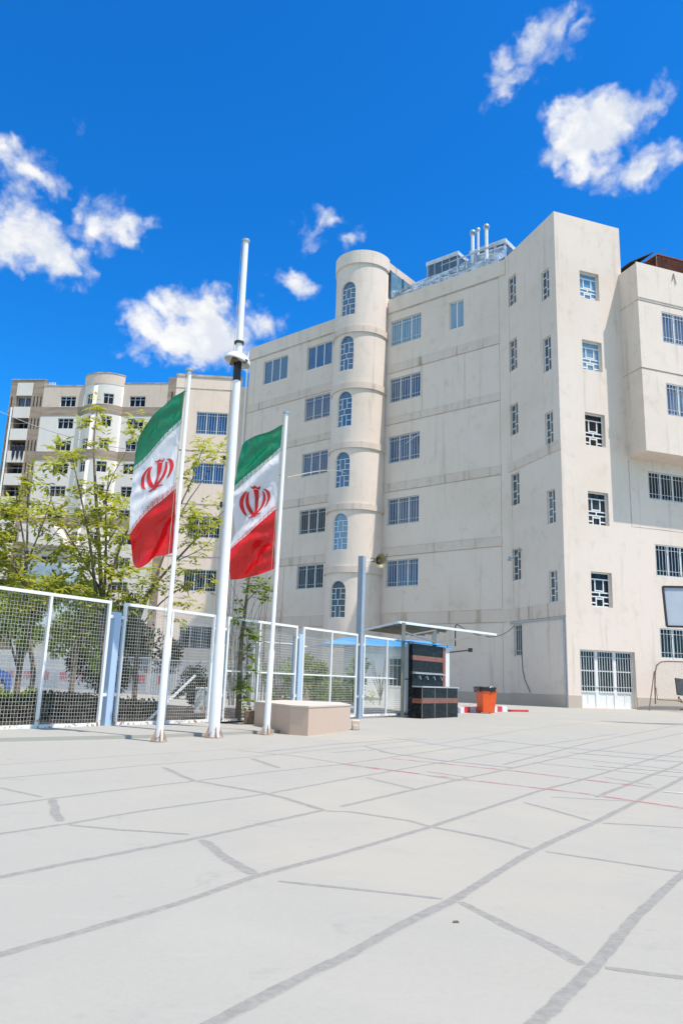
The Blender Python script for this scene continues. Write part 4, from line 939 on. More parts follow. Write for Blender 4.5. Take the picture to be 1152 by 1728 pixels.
# ================================================================== FLAGS
def flagmat():
    m, n, b = newmat('satin_flag_cloth'); at_ = n.node('ShaderNodeAttribute', attribute_name='stripe')
    t = at_.outputs['Fac']
    c = n.mix(n.math('GREATER_THAN', t, 1/3), rgb(.0, .20, .085), rgb(.78, .77, .78)); c = n.mix(n.math('GREATER_THAN', t, 2/3), c, rgb(.70, .004, .005))
    n.l.new(c, b.inputs['Base Color']); b.inputs['Roughness'].default_value = .24; b.inputs['Specular IOR Level'].default_value = .7
    bn = n.node('ShaderNodeBump'); bn.inputs['Strength'].default_value = .9; bn.inputs['Distance'].default_value = .035
    g_ = n.node('ShaderNodeNewGeometry'); n.l.new(n.noise(n.mapping(g_.outputs['Position'], (2.4, 2.4, 1.2)), 2.2, 3, .5, .8), bn.inputs['Height']); n.l.new(bn.outputs[0], b.inputs['Normal'])
    tr = n.node('ShaderNodeBsdfTranslucent'); n.l.new(c, tr.inputs[0]); mx_ = n.node('ShaderNodeMixShader'); mx_.inputs[0].default_value = .22
    n.l.new(b.outputs[0], mx_.inputs[1]); n.l.new(tr.outputs[0], mx_.inputs[2]); n.l.new(mx_.outputs[0], m.node_tree.nodes['Material Output'].inputs[0]); return m
M['flag'] = flagmat()
M['emblem'] = simple('flag_emblem_red', (.56, .012, .018), .4); M['script'] = simple('flag_script_white', (.80, .80, .82), .45)
def lerpc(c, s_):
    c = [np.array(p, float) for p in c]; L_ = [0]
    for a, b in zip(c[:-1], c[1:]): L_.append(L_[-1]+np.linalg.norm(b-a))
    x = s_*L_[-1]
    for i in range(len(c)-1):
        if x <= L_[i+1]+1e-9: 
            t = (x-L_[i])/(L_[i+1]-L_[i]); return c[i]+(c[i+1]-c[i])*t
    return c[-1]
def smoothc(c, it=3):
    c = [np.array(p, float) for p in c]
    for _ in range(it):
        o_ = [c[0]]
        for a, b in zip(c[:-1], c[1:]): o_ += [a*.75+b*.25, a*.25+b*.75]
        o_.append(c[-1]); c = o_
    return c
# kufic border word, drawn as a bitmap (5 rows)
KUF = ["1011111010111111010", "1010001010100001010", "1011101010101101010", "1000101010100101010", "1111101110111101110"]
EMB = [[(455, 585), (410, 612), (370, 650), (335, 695), (310, 740), (296, 785), (290, 830), (293, 880), (303, 925), (320, 962), (340, 985), (380, 1012), (362, 965), (350, 915), (344, 860), (345, 800), (356, 750), (375, 705), (400, 660), (430, 618)],
       [(482, 588), (450, 620), (425, 655), (405, 700), (393, 750), (391, 800), (400, 860), (420, 910), (448, 955), (485, 995), (530, 1030), (556, 1045), (556, 990), (525, 955), (495, 915), (470, 870), (450, 820), (440, 770), (440, 715), (450, 660), (466, 620)],
       [(560, 548), (590, 530), (625, 530), (630, 545), (626, 600), (605, 985), (600, 1020), (572, 1072), (548, 1040), (553, 960)],
       [(695, 530), (730, 560), (755, 600), (770, 650), (773, 700), (765, 750), (745, 810), (720, 860), (690, 905), (650, 955), (605, 1005), (600, 960), (640, 915), (675, 860), (700, 805), (718, 750), (727, 700), (728, 650), (720, 595)],
       [(708, 498), (760, 505), (805, 525), (840, 555), (862, 600), (868, 650), (862, 700), (845, 750), (822, 800), (795, 845), (765, 885), (785, 835), (803, 785), (815, 735), (820, 685), (815, 635), (800, 585), (775, 545), (745, 518)],
       [(513, 490), (530, 503), (545, 508), (562, 500), (580, 480), (596, 472), (606, 484), (622, 495), (640, 490), (660, 472), (672, 453), (668, 480), (655, 505), (635, 517), (612, 512), (598, 500), (585, 512), (560, 527), (535, 525)],
       [(438, 1055), (500, 1035), (560, 1015), (620, 1002), (690, 988), (702, 992), (680, 1003), (620, 1025), (560, 1048), (500, 1062), (440, 1070)]]
def embpx(k):
    src = lambda p: np.array([380+p[0]*.0868, 780+p[1]*.0868])
    if k == 2: return src
    A3 = np.array([[447.7, 824.3, 1], [419.5, 830.8, 1], [429.5, 872.9, 1]]); B3_ = np.array([[286.6, 774.8], [255.8, 787.4], [264.7, 829.5]])
    T = np.linalg.solve(A3, B3_); return lambda p: np.append(src(p), 1) @ T
def tri_poly(pts):
    from mathutils.geometry import tessellate_polygon
    return tessellate_polygon([[Vector((p[0], p[1], 0)) for p in pts]])
def make_flag(k, rows, plane_o, yaw, folds, lab):
    pn = np.array([math.sin(yaw), -math.cos(yaw), 0])          # plane normal toward the court
    pe = np.array([math.cos(yaw), math.sin(yaw), 0])
    po = np.array([plane_o[0], plane_o[1], 0]); zref = 3.9
    def place(px, py, off=0.0):
        d = ray(px, py); t = ((po-O)@pn)/(d@pn); q = O+d*t; x = (q-po)@pe; z = q[2]-zref
        dd = folds(x, z)+off; return tuple(q+pn*dd)
    rows = [smoothc(r_, 3) for r_ in rows]
    def st(s_, t_):
        tt = t_*3; i = min(2, int(tt)); f = tt-i
        P = [lerpc(r_, s_) for r_ in rows]
        # catmull-rom through the four stripe edges
        p1, p2 = P[i], P[i+1]; p0 = P[i-1] if i > 0 else 2*p1-p2; p3 = P[i+2] if i < 2 else 2*p2-p1
        return .5*((2*p1)+(-p0+p2)*f+(2*p0-5*p1+4*p2-p3)*f*f+(-p0+3*p1-3*p2+p3)*f**3)
    ns, nt = 84, 210; m_ = MB(); tv = []
    for j_ in range(nt+1):
        for i in range(ns+1):
            x, y = st(i/ns, j_/nt); m_.v.append(place(x, y)); 
            tv.append(j_/nt)
    for j_ in range(nt):
        for i in range(ns): a = j_*(ns+1)+i; m_.f.append((a, a+1, a+ns+2, a+ns+1))
    th = thing('flag', lab, 'flag', (plane_o[0], plane_o[1], 2.4), 'green, white and red flags')
    cl__ = m_.build('cloth', 'flag', th, smooth=True)
    att = cl__.data.attributes.new('stripe', 'FLOAT', 'POINT')
    # nudge so the stripe edge lies exactly on a row of vertices
    for i, t in enumerate(tv): att.data[i].value = t+.0001
    e_ = MB(); tf = embpx(k)
    for poly in EMB:
        px = [tf(p) for p in poly]
        ar_ = sum(px[i][0]*px[(i+1) % len(px)][1]-px[(i+1) % len(px)][0]*px[i][1] for i in range(len(px))); sg_ = 1 if ar_ > 0 else -1
        nx_ = []
        for i in range(len(px)):
            t_ = px[(i+1) % len(px)]-px[i-1]; l_ = np.linalg.norm(t_)+1e-9; nx_.append(px[i]+np.array([t_[1], -t_[0]])/l_*sg_*.42)
        px = nx_
        # close polyline smoothing
        for off in (.010, -.010):
            tr_ = [[px[i] for i in t] for t in tri_poly(px)]; out_ = []
            while tr_:
                t = tr_.pop(); L3 = [np.linalg.norm(t[i]-t[(i+1) % 3]) for i in range(3)]; m3 = max(range(3), key=lambda i: L3[i])
                if L3[m3] > 2.0:
                    a3, b3, c3 = t[m3], t[(m3+1) % 3], t[(m3+2) % 3]; m_3 = (a3+b3)/2; tr_ += [[a3, m_3, c3], [m_3, b3, c3]]
                else: out_.append(t)
            for t in out_: e_.add([place(p[0], p[1], off) for p in t], [(0, 1, 2)])
    e_.build('emblem', 'emblem', th)
    b_ = MB(); reps = 11; nc = len(KUF[0])+2; bh = .026
    for base_t, sg in ((1/3-.003, -1), (2/3+.003, 1)):
        for r_ in range(5):
            row = KUF[r_] if sg < 0 else KUF[4-r_]
            ta = base_t+sg*bh*((4-r_) if sg < 0 else r_*1.0)/5 if sg < 0 else base_t+bh*r_/5
            tb_ = ta+bh/5*.98*(1 if sg > 0 else -1)
            for q_ in range(reps):
                c0 = 0
                while c0 < len(row):
                    if KUF[r_][c0] == '1':
                        c1 = c0
                        while c1 < len(row) and KUF[r_][c1] == '1': c1 += 1
                        sa = (q_*nc+c0)/(reps*nc); s2 = (q_*nc+c1)/(reps*nc)
                        for off in (.008, -.008): b_.quad(place(*st(sa, ta), off), place(*st(s2, ta), off), place(*st(s2, tb_), off), place(*st(sa, tb_), off))
                        c0 = c1
                    else: c0 += 1
        # thin white keyline on the outer side of the writing
    b_.build('script_border', 'script', th)
    m_ = MB()
    for t_ in (.02, .5, .97):
        x, y = st(0, t_); q = Vector(place(x, y)); m_.tube([q, Vector((plane_o[0], plane_o[1]-.01, q.z))], .006, 6); 
    m_.build('tie', 'black', th)
    return th
R1 = [[(313, 657), (290, 670), (265, 690), (245, 718), (232, 738), (224, 762)],
      [(306.5, 713), (288.5, 730), (268, 751), (242, 777), (221, 792)],
      [(298, 814), (278, 833), (257, 851), (239, 873), (223, 898)],
      [(292, 933), (277, 938), (262, 941), (247, 949), (231, 958), (222, 955), (218.5, 944)]]
R2 = [[(477, 716), (460, 724), (442, 732), (424, 737), (411, 740), (405, 747)],
      [(473, 761), (447, 786), (421, 808), (396.5, 831)],
      [(467, 850), (447, 869.5), (429, 888), (408, 907), (389.5, 923)],
      [(462, 960), (450, 965), (434, 970), (413.5, 975), (388.5, 978)]]
def folds1(x, z):
    s_ = max(0, -x); return .17*s_*math.sin(6.2*(z*.62-x*.9)+.4)+.05*min(1, s_*3)*math.sin(13*(z*.45-x*.8)+1.0)+.022*min(1, s_*5)*math.sin(24*(x*.9-z*.42)+.8*math.sin(5*z))+.012*min(1, s_*5)*math.sin(37*(x*.5-z*.5)+2*math.sin(4*z+3*x))
def folds2(x, z):
    s_ = max(0, -x); return .15*s_*math.sin(6.6*(z*.7-x*.8)+2.0)+.05*min(1, s_*3)*math.sin(14*(z*.5-x*.7)+.2)+.024*min(1, s_*5)*math.sin(23*(x*.7-z*.55)+1+.9*math.sin(4*z+1))+.014*min(1, s_*5)*math.sin(36*(x*.45-z*.6)+2*math.sin(3*z+4*x))
make_flag(1, R1, (B1[0], B1[1]), rad(-6), folds1, 'larger tricolour flag with red emblem, hanging from the left flagpole')
make_flag(2, R2, (B3[0]+.03, B3[1]), rad(-8), folds2, 'smaller tricolour flag with red emblem, partly behind the tall mast')

# ================================================================== PINK STONE BLOCK
th = thing('stone_block', 'low pink stone-clad block with chamfered corner beside the small flagpole', 'stone block', (-.5, 14.2, 0))
pl = [(-1.50, 14.70), (-.74, 13.20), (-.43, 13.05), (.30, 14.80), (.10, 16.2), (-1.1, 16.3)]; hh = .455
m_ = MB(); n = len(pl); m_.add([(x, y, 0) for x, y in pl]+[(x, y, hh) for x, y in pl], [tuple(range(n))[::-1]]+[(i, (i+1) % n, n+(i+1) % n, n+i) for i in range(n)]); m_.build('cladding', 'stoneclad', th)
m_ = MB(); cx_, cy_ = -.55, 14.8; pc = [(cx_+(x-cx_)*1.012, cy_+(y-cy_)*1.012) for x, y in pl]
m_.add([(x, y, hh+.001) for x, y in pc]+[(x, y, hh+.028) for x, y in pc], [tuple(range(n))[::-1], tuple(range(n, 2*n))]+[(i, (i+1) % n, n+(i+1) % n, n+i) for i in range(n)]); m_.build('cap_stone', 'stonetop', th)
m_ = MB(); m_.box((.34, 15.1, 0), (.50, 15.3, .18)); m_.box((.36, 15.02, 0), (.46, 15.09, .1)); solo(m_, 'stone_rubble', 'stonetop', 'small pale broken stones beside the pink block', 'stone', bevel=.015)
m_ = MB(); m_.box((-1.7, 14.75, .05), (-1.5, 14.95, .3)); solo(m_, 'brown_crate', 'rustbar', 'small dark brown box tucked behind the left side of the pink block', 'box', bevel=.02)

# ================================================================== FOUNTAIN KIOSK
K0 = np.array([2.34, 20.95, 0]); FK = Fr(K0, dG, (math.cos(aG), -math.sin(aG), 0))   # +d toward the court
ft = thing('drinking_fountain', 'black marble tiled drinking fountain with terracotta stripes at the fence end', 'drinking fountain', K0)
m_ = MB(); FK.box(m_, 0, 2.32, 0, .82, -.30, 0); FK.box(m_, .0, 2.08, .0, 2.0, -.42, -.30); m_.build('tiled_body', 'marble', ft)
m_ = MB()
for u in (.0, .78, 1.56, 2.30): FK.box(m_, u, u+.012, 0, .82, .0, .0025)
FK.box(m_, 0, 2.32, .535, .54, 0, .0027)
for zz in (1.22,): FK.box(m_, 0, 2.08, zz, zz+.012, -.30, -.296)
m_.build('tile_grout', 'barsgrey', ft)
m_ = MB(); FK.box(m_, -.004, 2.324, .40, .525, -.29, .006); FK.box(m_, 0, 1.90, 1.55, 1.68, -.30, -.292); FK.box(m_, 1.90, 2.08, .86, 2.0, -.30, -.288); m_.build('stripe', 'tilered', ft)
m_ = MB(); FK.box(m_, -.02, 2.36, .82, .855, -.295, .02); FK.box(m_, 0, 1.88, 1.18, 1.21, -.295, -.20); m_.build('worktop', 'barsgrey', ft)
m_ = MB(); FK.box(m_, 2.085, 2.42, 0, 2.0, -.50, -.32); m_.build('end_wall', 'boothwhite', ft)
for u in (.3, .75, 1.2, 1.65):
    m_ = MB(); m_.tube([FK.p(u, 1.10, -.295), FK.p(u, 1.10, -.21), FK.p(u, 1.03, -.19)], .014, 8); m_.bar(FK.p(u-.03, 1.13, -.23), FK.p(u+.03, 1.13, -.23), .012); m_.build('tap', 'silver', ft, smooth=True)
m_ = MB(); m_.hexa([FK.p(-.15, 2.03, -.22), FK.p(2.5, 2.03, -.22), FK.p(2.5, 2.07, -.9), FK.p(-.15, 2.07, -.9), FK.p(-.15, 2.045, -.22), FK.p(2.5, 2.045, -.22), FK.p(2.5, 2.10, -.9), FK.p(-.15, 2.10, -.9)]); m_.build('blue_cover', 'bluesheet', ft)
m_ = MB(); p0 = np.array(FK.p(2.4, 1.86, -.42)); p1 = at(793, 1097, p0[1]+1.0); m_.tube([p0, p1], .022, 8); m_.box(tuple(p1-.06), tuple(p1+.06)); m_.bar(p0, p0+np.array([.04, 0, .22]), .03); m_.build('camera_arm', 'black', ft)
# canopy
cp = thing('steel_canopy', 'flat steel canopy on two posts above the black tiled fountain', 'canopy', FK.p(1.2, 0, -.9))
zc = 2.62
A_ = gp(673, 1050, zc); Bp = gp(836, 1071, zc); E_ = gp(761, 1063, zc); D_ = gp(616, 1063, zc); Fp = E_+(D_-A_)
A_ = np.array(A_); up = np.array([0, 0, .05])
m_ = MB(); m_.hexa([A_, E_, Fp, D_, A_+up*.5, E_+up*.5, Fp+up*.5, D_+up*.5]); m_.build('roof_sheet', 'neutralgrey', cp)
m_ = MB(); m_.bar(A_, Bp, .07, .07); m_.bar(A_, D_, .06, .06); m_.bar(D_, Fp, .06, .06); m_.build('edge_beam', 'white', cp)
m_ = MB()
for t in (.12, .3, .48, .66, .84): a = A_+(D_-A_)*t-up*.7; b = E_+(Fp-E_)*t-up*.7; m_.bar(a, b, .05, .06)
m_.build('purlin', 'neutralgrey', cp)
c1 = np.array(FK.p(.05, 0, -.62)); c2 = np.array(FK.p(2.0, 0, -.62))
m_ = MB(); m_.bar(c1, c1+np.array([0, 0, zc-.05]), .10); m_.build('post', 'neutralgrey', cp); m_ = MB(); m_.bar(c2, c2+np.array([0, 0, zc-.1]), .12); m_.build('post', 'neutralgrey', cp)
c2t = c2+np.array([0, 0, 2.15]); m_ = MB(); m_.bar(c2t, Bp, .045); m_.bar(c2t, c1+np.array([0, 0, 2.32]), .04); m_.bar(c2+np.array([0, 0, zc-.12]), c1+np.array([0, 0, 2.2]), .035); m_.build('truss_rod', 'neutralgrey', cp)
q0 = A_+(Bp-A_)*.62; m_ = MB(); m_.tube([q0+np.array([-.2, .2, -.5]), q0+np.array([-.2, .2, .15]), q0+np.array([-.15, .2, .2])], .02, 6); m_.build('cable_riser', 'black', cp)
s0 = q0+np.array([-.15, .2, .2]); s1 = np.array(FB.p(5.0, 4.35, .05)); m_ = MB(); m_.tube([s0+(s1-s0)*t-np.array([0, 0, 1.1*4*t*(1-t)*.45]) for t in [i/16 for i in range(17)]], .02, 6)
solo(m_, 'overhead_cable', 'black', 'black cable sagging from the canopy to the cream wall', 'cable')

# bin
bx, by = 5.22, 26.9
bn_ = thing('wheelie_bin', 'orange plastic bin with black bag folded over its rim', 'bin', (bx, by, 0))
def taper(mb_, cx_, cy_, z0, z1, w0, d0, w1, d1, yaw=.25):
    ca, sa = math.cos(yaw), math.sin(yaw); vs = []
    for z, w_, d_ in ((z0, w0, d0), (z1, w1, d1)):
        for x, y in ((-w_, -d_), (w_, -d_), (w_, d_), (-w_, d_)): vs.append((cx_+(x*ca-y*sa)/2, cy_+(x*sa+y*ca)/2, z))
    mb_.hexa(vs)
m_ = MB(); taper(m_, bx, by, .03, .82, .44, .46, .56, .58); m_.build('body', 'orange', bn_, bevel=.025)
m_ = MB(); taper(m_, bx, by, .74, .80, .585, .60, .60, .62); m_.build('rim', 'orange', bn_, bevel=.012)
m_ = MB(); r_ = random.Random(2); ring = []
for j_ in range(4):
    for i in range(28):
        an = 2*math.pi*i/28; sq = 1/max(abs(math.cos(an)), abs(math.sin(an))); rr = (.31, .325, .28, .15)[j_]*min(sq, 1.25)*(1+.05*r_.random())
        x = rr*math.cos(an+.25); y = rr*math.sin(an+.25); m_.v.append((bx-.03+x, by+y, (.70, .84, .88, .86)[j_]+.035*r_.random()*(1 if j_ else 1.8)))
for j_ in range(3):
    for i in range(28): m_.f.append((j_*28+i, j_*28+(i+1) % 28, (j_+1)*28+(i+1) % 28, (j_+1)*28+i))
m_.f.append(tuple(3*28+i for i in range(28))); m_.build('bag', 'blackplastic', bn_, smooth=True)
for s_ in (-1, 1): m_ = MB(); m_.tube([(bx+.17*s_-.02, by+.24, .07), (bx+.17*s_+.02, by+.24, .07)], .07, 12); m_.build('wheel', 'rubber', bn_)
m_ = MB(); taper(m_, bx+.02, by+.33, .78, .88, .50, .06, .50, .06); m_.build('handle', 'orange', bn_, bevel=.01)

# red and white kerb behind the bin
kp = [gp(777, 1203), gp(812, 1202.5), gp(850, 1201), gp(888, 1201)]
kb = thing('painted_kerb', 'low kerb painted in red and white blocks, running behind the orange bin', 'kerb', kp[0]); a = np.array(kp[0]); b = np.array(kp[2])
dd = (b-a)/np.linalg.norm(b-a); L_ = np.linalg.norm(b-a); nn_ = 8
a = a-dd*L_*.6
m1, m2 = MB(), MB()
for i in range(13):
    p = a+dd*L_*i/nn_; q = a+dd*(L_*(i+1)/nn_-.01); (m1 if i % 2 else m2).bar(p+np.array([0, .1, .10]), q+np.array([0, .1, .10]), .22, .20)
m1.build('red_block', 'redpaint', kb); m2.build('white_block', 'whitepaint', kb)
m_ = MB(); p = gp(872, 1201.5); m_.bar(p+np.array([-.3, 0, .04]), p+np.array([.5, .5, .04]), .16, .08); solo(m_, 'loose_kerbstone', 'redpaint', 'single loose red kerbstone lying right of the orange bin', 'kerbstone')

# ================================================================== THINGS AT THE RIGHT EDGE
def atz(px, py, Y): return np.array(at(px, py, Y))
YB = 22.5; tl, bl = atz(1117, 990, YB), atz(1124, 1057, YB-.15)
be = np.array([math.cos(rad(8)), -math.sin(rad(8)), 0]); Wb = 1.85
bb = thing('basketball_backboard', 'pale grey backboard with black rim, cut by the right edge of the view', 'backboard', (tl[0]+1, YB, 0))
tr_, br_ = tl+be*Wb, bl+be*Wb; th_ = np.array([.0, .05, 0])
m_ = MB(); m_.hexa([bl, br_, br_+th_, bl+th_, tl, tr_, tr_+th_, tl+th_]); m_.build('board', 'boardface', bb)
m_ = MB(); of = np.array([0, -.012, 0])
for p, q in ((bl, br_), (tl, tr_), (bl, tl), (br_, tr_)): m_.bar(p+of, q+of, .055, .055)
m_.build('rim_frame', 'black', bb)
mid = (bl+br_)/2; hp = mid+np.array([0, -.30, .15]); m_ = MB(); m_.tube([hp+np.array([.225*math.cos(t), .225*math.sin(t), 0]) for t in [2*math.pi*i/24 for i in range(25)]], .01, 6, False); m_.bar(hp+np.array([0, .22, 0]), mid+np.array([0, 0, .15]), .06); m_.build('hoop', 'orange', bb)
m_ = MB(); pb = mid+np.array([1.5, 1.2, 0]); m_.tube([(pb[0], pb[1], 0), (pb[0], pb[1], mid[2]+.1)], .08, 12); m_.bar((pb[0], pb[1], mid[2]+.1), mid+np.array([0, .06, .3]), .08); m_.bar((pb[0], pb[1], mid[2]-.9), mid+np.array([0, .06, .1]), .06); m_.build('stand', 'postgrey', bb)
# rusted goal frame leaning at the wall
FE = Fr(np.array(FC.p(0, 0, 1.0)), dC, oC)
gf = thing('rusted_goal_frame', 'rusted tube frame with rounded corner and torn netting, against the sunlit wall', 'goal frame', FE.p(6.2, 0))
def uc(px, py, off=1.0):
    P = np.array(FC.p(0, 0, off)); d = ray(px, py); t = ((P-O)@oC)/(d@oC); q = O+d*t; return (q-P)@dC, q[2]
pts = [uc(1105, 1188), uc(1104, 1155), uc(1104.5, 1135), uc(1107, 1123), uc(1114, 1117), uc(1125, 1116), uc(1160, 1117)]
pts += [(pts[-1][0]+1.2, pts[-1][1])]
m_ = MB(); m_.tube([FE.p(u, max(0, z)) for u, z in pts], .035, 8); u9 = pts[-1][0]; m_.tube([FE.p(u9, pts[-1][1]), FE.p(u9+.3, pts[-1][1]-.3), FE.p(u9+.3, 0)], .035, 8); m_.build('frame', 'rustbar', gf, smooth=True)
l0 = uc(1103, 1133); l1 = uc(1094, 1192, 1.6); m_ = MB(); m_.tube([FE.p(*l0), FE.p(l1[0], 0.02, .6)], .03, 8); m_.tube([FE.p(uc(1105, 1150)[0], uc(1105, 1160)[1]), FE.p(pts[-3][0]-.5, .55, -.3), FE.p(pts[-1][0], .5, -.3)], .02, 6); m_.build('strut', 'rustbar', gf, smooth=True)
m_ = MB(); u0, u1 = pts[0][0]+.1, pts[-1][0]; zt2 = pts[-1][1]-.05
for k in range(-14, 34):
    a = u0+k*.16
    for sg in (1, -1):
        segp = []
        for z in (0.6, zt2):
            segp.append((a+sg*(z-.6)*.8+(1.2 if sg < 0 else 0), z))
        (ua, za), (ub_, zb_) = segp
        if ua > ub_: (ua, za), (ub_, zb_) = (ub_, zb_), (ua, za)
        lo, hi = max(ua, u0), min(ub_, u1)
        if hi-lo < .1: continue
        f0 = (lo-ua)/(ub_-ua); f1 = (hi-ua)/(ub_-ua); m_.bar(FE.p(lo, za+(zb_-za)*f0, -.02*sg), FE.p(hi, za+(zb_-za)*f1, -.02*sg), .007)
m_.build('netting', 'wire', gf)
# broken office chair and scraps
ch = thing('broken_office_chair', 'broken office chair with dark back lying by the wall at the right edge', 'chair', FE.p(8.3, 0, 1.0))
FJ = Fr(np.array(FC.p(0, 0, 2.2)), dC, oC); j0 = uc(1141, 1175, 2.2)[0]; zj = uc(1145, 1144, 2.2)[1]; zk = uc(1145, 1173, 2.2)[1]
m_ = MB(); m_.hexa([FJ.p(j0+.05, zk, .0), FJ.p(j0+.75, zk-.05, .1), FJ.p(j0+.75, zk-.05, .02), FJ.p(j0+.05, zk, -.08), FJ.p(j0+.12, zj, -.15), FJ.p(j0+.8, zj-.05, -.05), FJ.p(j0+.8, zj-.05, -.13), FJ.p(j0+.12, zj, -.23)]); m_.build('backrest', 'seatdark', ch, bevel=.03)
m_ = MB(); m_.hexa([FJ.p(j0-.15, .42, .5), FJ.p(j0+.6, .36, .6), FJ.p(j0+.75, .45, 0), FJ.p(j0, .50, 0), FJ.p(j0-.15, .54, .5), FJ.p(j0+.6, .48, .6), FJ.p(j0+.75, .58, 0), FJ.p(j0, .62, 0)]); m_.build('seat', 'seatpale', ch, bevel=.04)
for k in range(5):
    an = k*2*math.pi/5+.3; c = Vector(FJ.p(j0+.35, .20, .3)); m_ = MB(); m_.bar(c, c+Vector((.36*math.cos(an), .36*math.sin(an), -.10)), .06, .05); m_.build('leg', 'rustbar', ch)
m_ = MB(); c = Vector(FJ.p(j0+.35, .2, .3)); m_.tube([c, c+Vector((0, 0, .25))], .035, 8); m_.build('stem', 'black', ch)
m_ = MB(); m_.tube([FJ.p(j0-.12, .5, .5), FJ.p(j0-.2, .72, .3), FJ.p(j0+.05, .74, .1), FJ.p(j0+.1, .6, 0)], .025, 8); m_.build('armrest', 'black', ch, smooth=True)
m_ = MB(); r_ = random.Random(9)
for k in range(7):
    u = 6.35+.27*k; a = r_.random(); s_ = .16+.14*r_.random(); m_.hexa([FE.p(u, .0, .9), FE.p(u+s_, .0, .9+.1*a), FE.p(u+s_+.1, .0, .6), FE.p(u-.05, .0, .55), FE.p(u+.05, .05+.07*a, .85), FE.p(u+s_, .04+.05*a, .85), FE.p(u+s_, .06, .6), FE.p(u, .05, .6)])
solo(m_, 'white_rubbish', 'white', 'flat white plastic scraps on the ground under the rusted frame', 'rubbish')

# ================================================================== BEYOND THE FENCE
# guard booth with blue roof
bo = thing('guard_booth', 'white guard booth with light blue roof behind the end of the fence', 'booth', (2.0, 29.5, 0))
fb0 = np.array([.9, 29.6, 0]); ebo = dv(rad(78)); FBo = Fr(fb0, ebo, (math.cos(rad(78)), -math.sin(rad(78)), 0))
FBo.n = np.array([math.cos(rad(78)), -math.sin(rad(78)), 0])
hbo = [(1.15, 1.85, .75, 1.9)]
m_ = MB(); wall(m_, FBo, -.1, 3.3, 0, 2.28, hbo, .1); m_.quad(FBo.p(-.1, 0), FBo.p(-.1, 2.28), FBo.p(-.1, 2.28, -2.4), FBo.p(-.1, 0, -2.4)); m_.quad(FBo.p(3.3, 0), FBo.p(3.3, 2.28), FBo.p(3.3, 2.28, -2.4), FBo.p(3.3, 0, -2.4)); m_.quad(FBo.p(-.1, 0, -2.4), FBo.p(-.1, 2.28, -2.4), FBo.p(3.3, 2.28, -2.4), FBo.p(3.3, 0, -2.4)); m_.build('wall', 'boothwhite', bo)
win_panes(FBo, bo, hbo[0], .1, 'glassdark', 1, True)
m_ = MB(); FBo.box(m_, .05, .95, .35, 2.0, .003, .04); m_.build('door', 'white', bo)
m_ = MB()
r0 = [FBo.p(-1.5, 2.28, .45), FBo.p(3.6, 2.28, .45), FBo.p(3.6, 2.28, -2.8), FBo.p(-1.5, 2.28, -2.8)]; r1 = [FBo.p(-.4, 2.62, -.8), FBo.p(3.2, 2.62, -.8), FBo.p(3.2, 2.62, -1.6), FBo.p(-.4, 2.62, -1.6)]
m_.hexa(r0+r1); m_.build('roof', 'bluesheet', bo)
# street wall with red squares, picket railing
def railing(p0, p1, h, lab, sp=.12, name='picket_railing', mat='bars', grp=None, z0=.02):
    p0 = np.array(p0, float); p1 = np.array(p1, float); L_ = np.linalg.norm(p1-p0); d = (p1-p0)/L_
    th = thing(name, lab, 'railing', p0, grp); m_ = MB(); n_ = int(L_/sp)
    for i in range(n_+1):
        p = p0+d*L_*i/n_; m_.bar(p+np.array([0, 0, z0]), p+np.array([0, 0, h-.05]), .028)
    m_.build('pickets', mat, th); m_ = MB(); m_.bar(p0+np.array([0, 0, h]), p1+np.array([0, 0, h]), .06, .05); m_.bar(p0+np.array([0, 0, h*.78]), p1+np.array([0, 0, h*.78]), .03, .03); m_.bar(p0+np.array([0, 0, .1]), p1+np.array([0, 0, .1]), .05, .05); m_.build('rail', mat, th); return th
railing((-24, 49, 0), (-9.0, 37.5, 0), 1.72, 'white picket railing along the street, seen through the two nearest panels', .15)
railing((-9.0, 37.2, 0), (-3.2, 34.5, 0), 1.6, 'white picket railing farther right along the street, behind the tall mast', .15)
sw = thing('street_barrier', 'low pale street wall with red painted squares behind the picket railing', 'barrier', (-16, 48, 0))
m_ = MB(); p0 = np.array([-34, 56., 0]); p1 = np.array([-8, 43.5, 0]); d = (p1-p0)/np.linalg.norm(p1-p0); nrm_ = np.array([d[1], -d[0], 0]); L_ = np.linalg.norm(p1-p0)
m_.bar(p0+np.array([0, 0, .5]), p1+np.array([0, 0, .5]), .3, 1.0); m_.build('wall', 'palewall', sw)
x = 1.0
while x < L_-1:
    m1 = MB(); p = p0+d*x+nrm_*.152+np.array([0, 0, .38]); q = p+d*.62; m1.quad(p, q, q+np.array([0, 0, .5]), p+np.array([0, 0, .5])); x += 1.5
    m1.build('red_square', 'redpaint', sw)
m_ = MB(); p0 = np.array([-40, 70., 0]); p1 = np.array([-14.3, 62, 0]); m_.bar(p0+np.array([0, 0, 1.3]), p1+np.array([0, 0, 1.3]), .3, 2.6); solo(m_, 'compound_wall', 'palewall', 'long pale boundary wall across the street under the far apartment block', 'wall')
m_ = MB(); m_.box((-9, 66, 0), (-4.5, 66.3, 2.2)); 
st_ = MB(); st_.quad((-60, 40, .006), (-3, 36, .006), (-3, 60, .006), (-60, 64, .006)); structure(st_, 'street', 'asphalt')
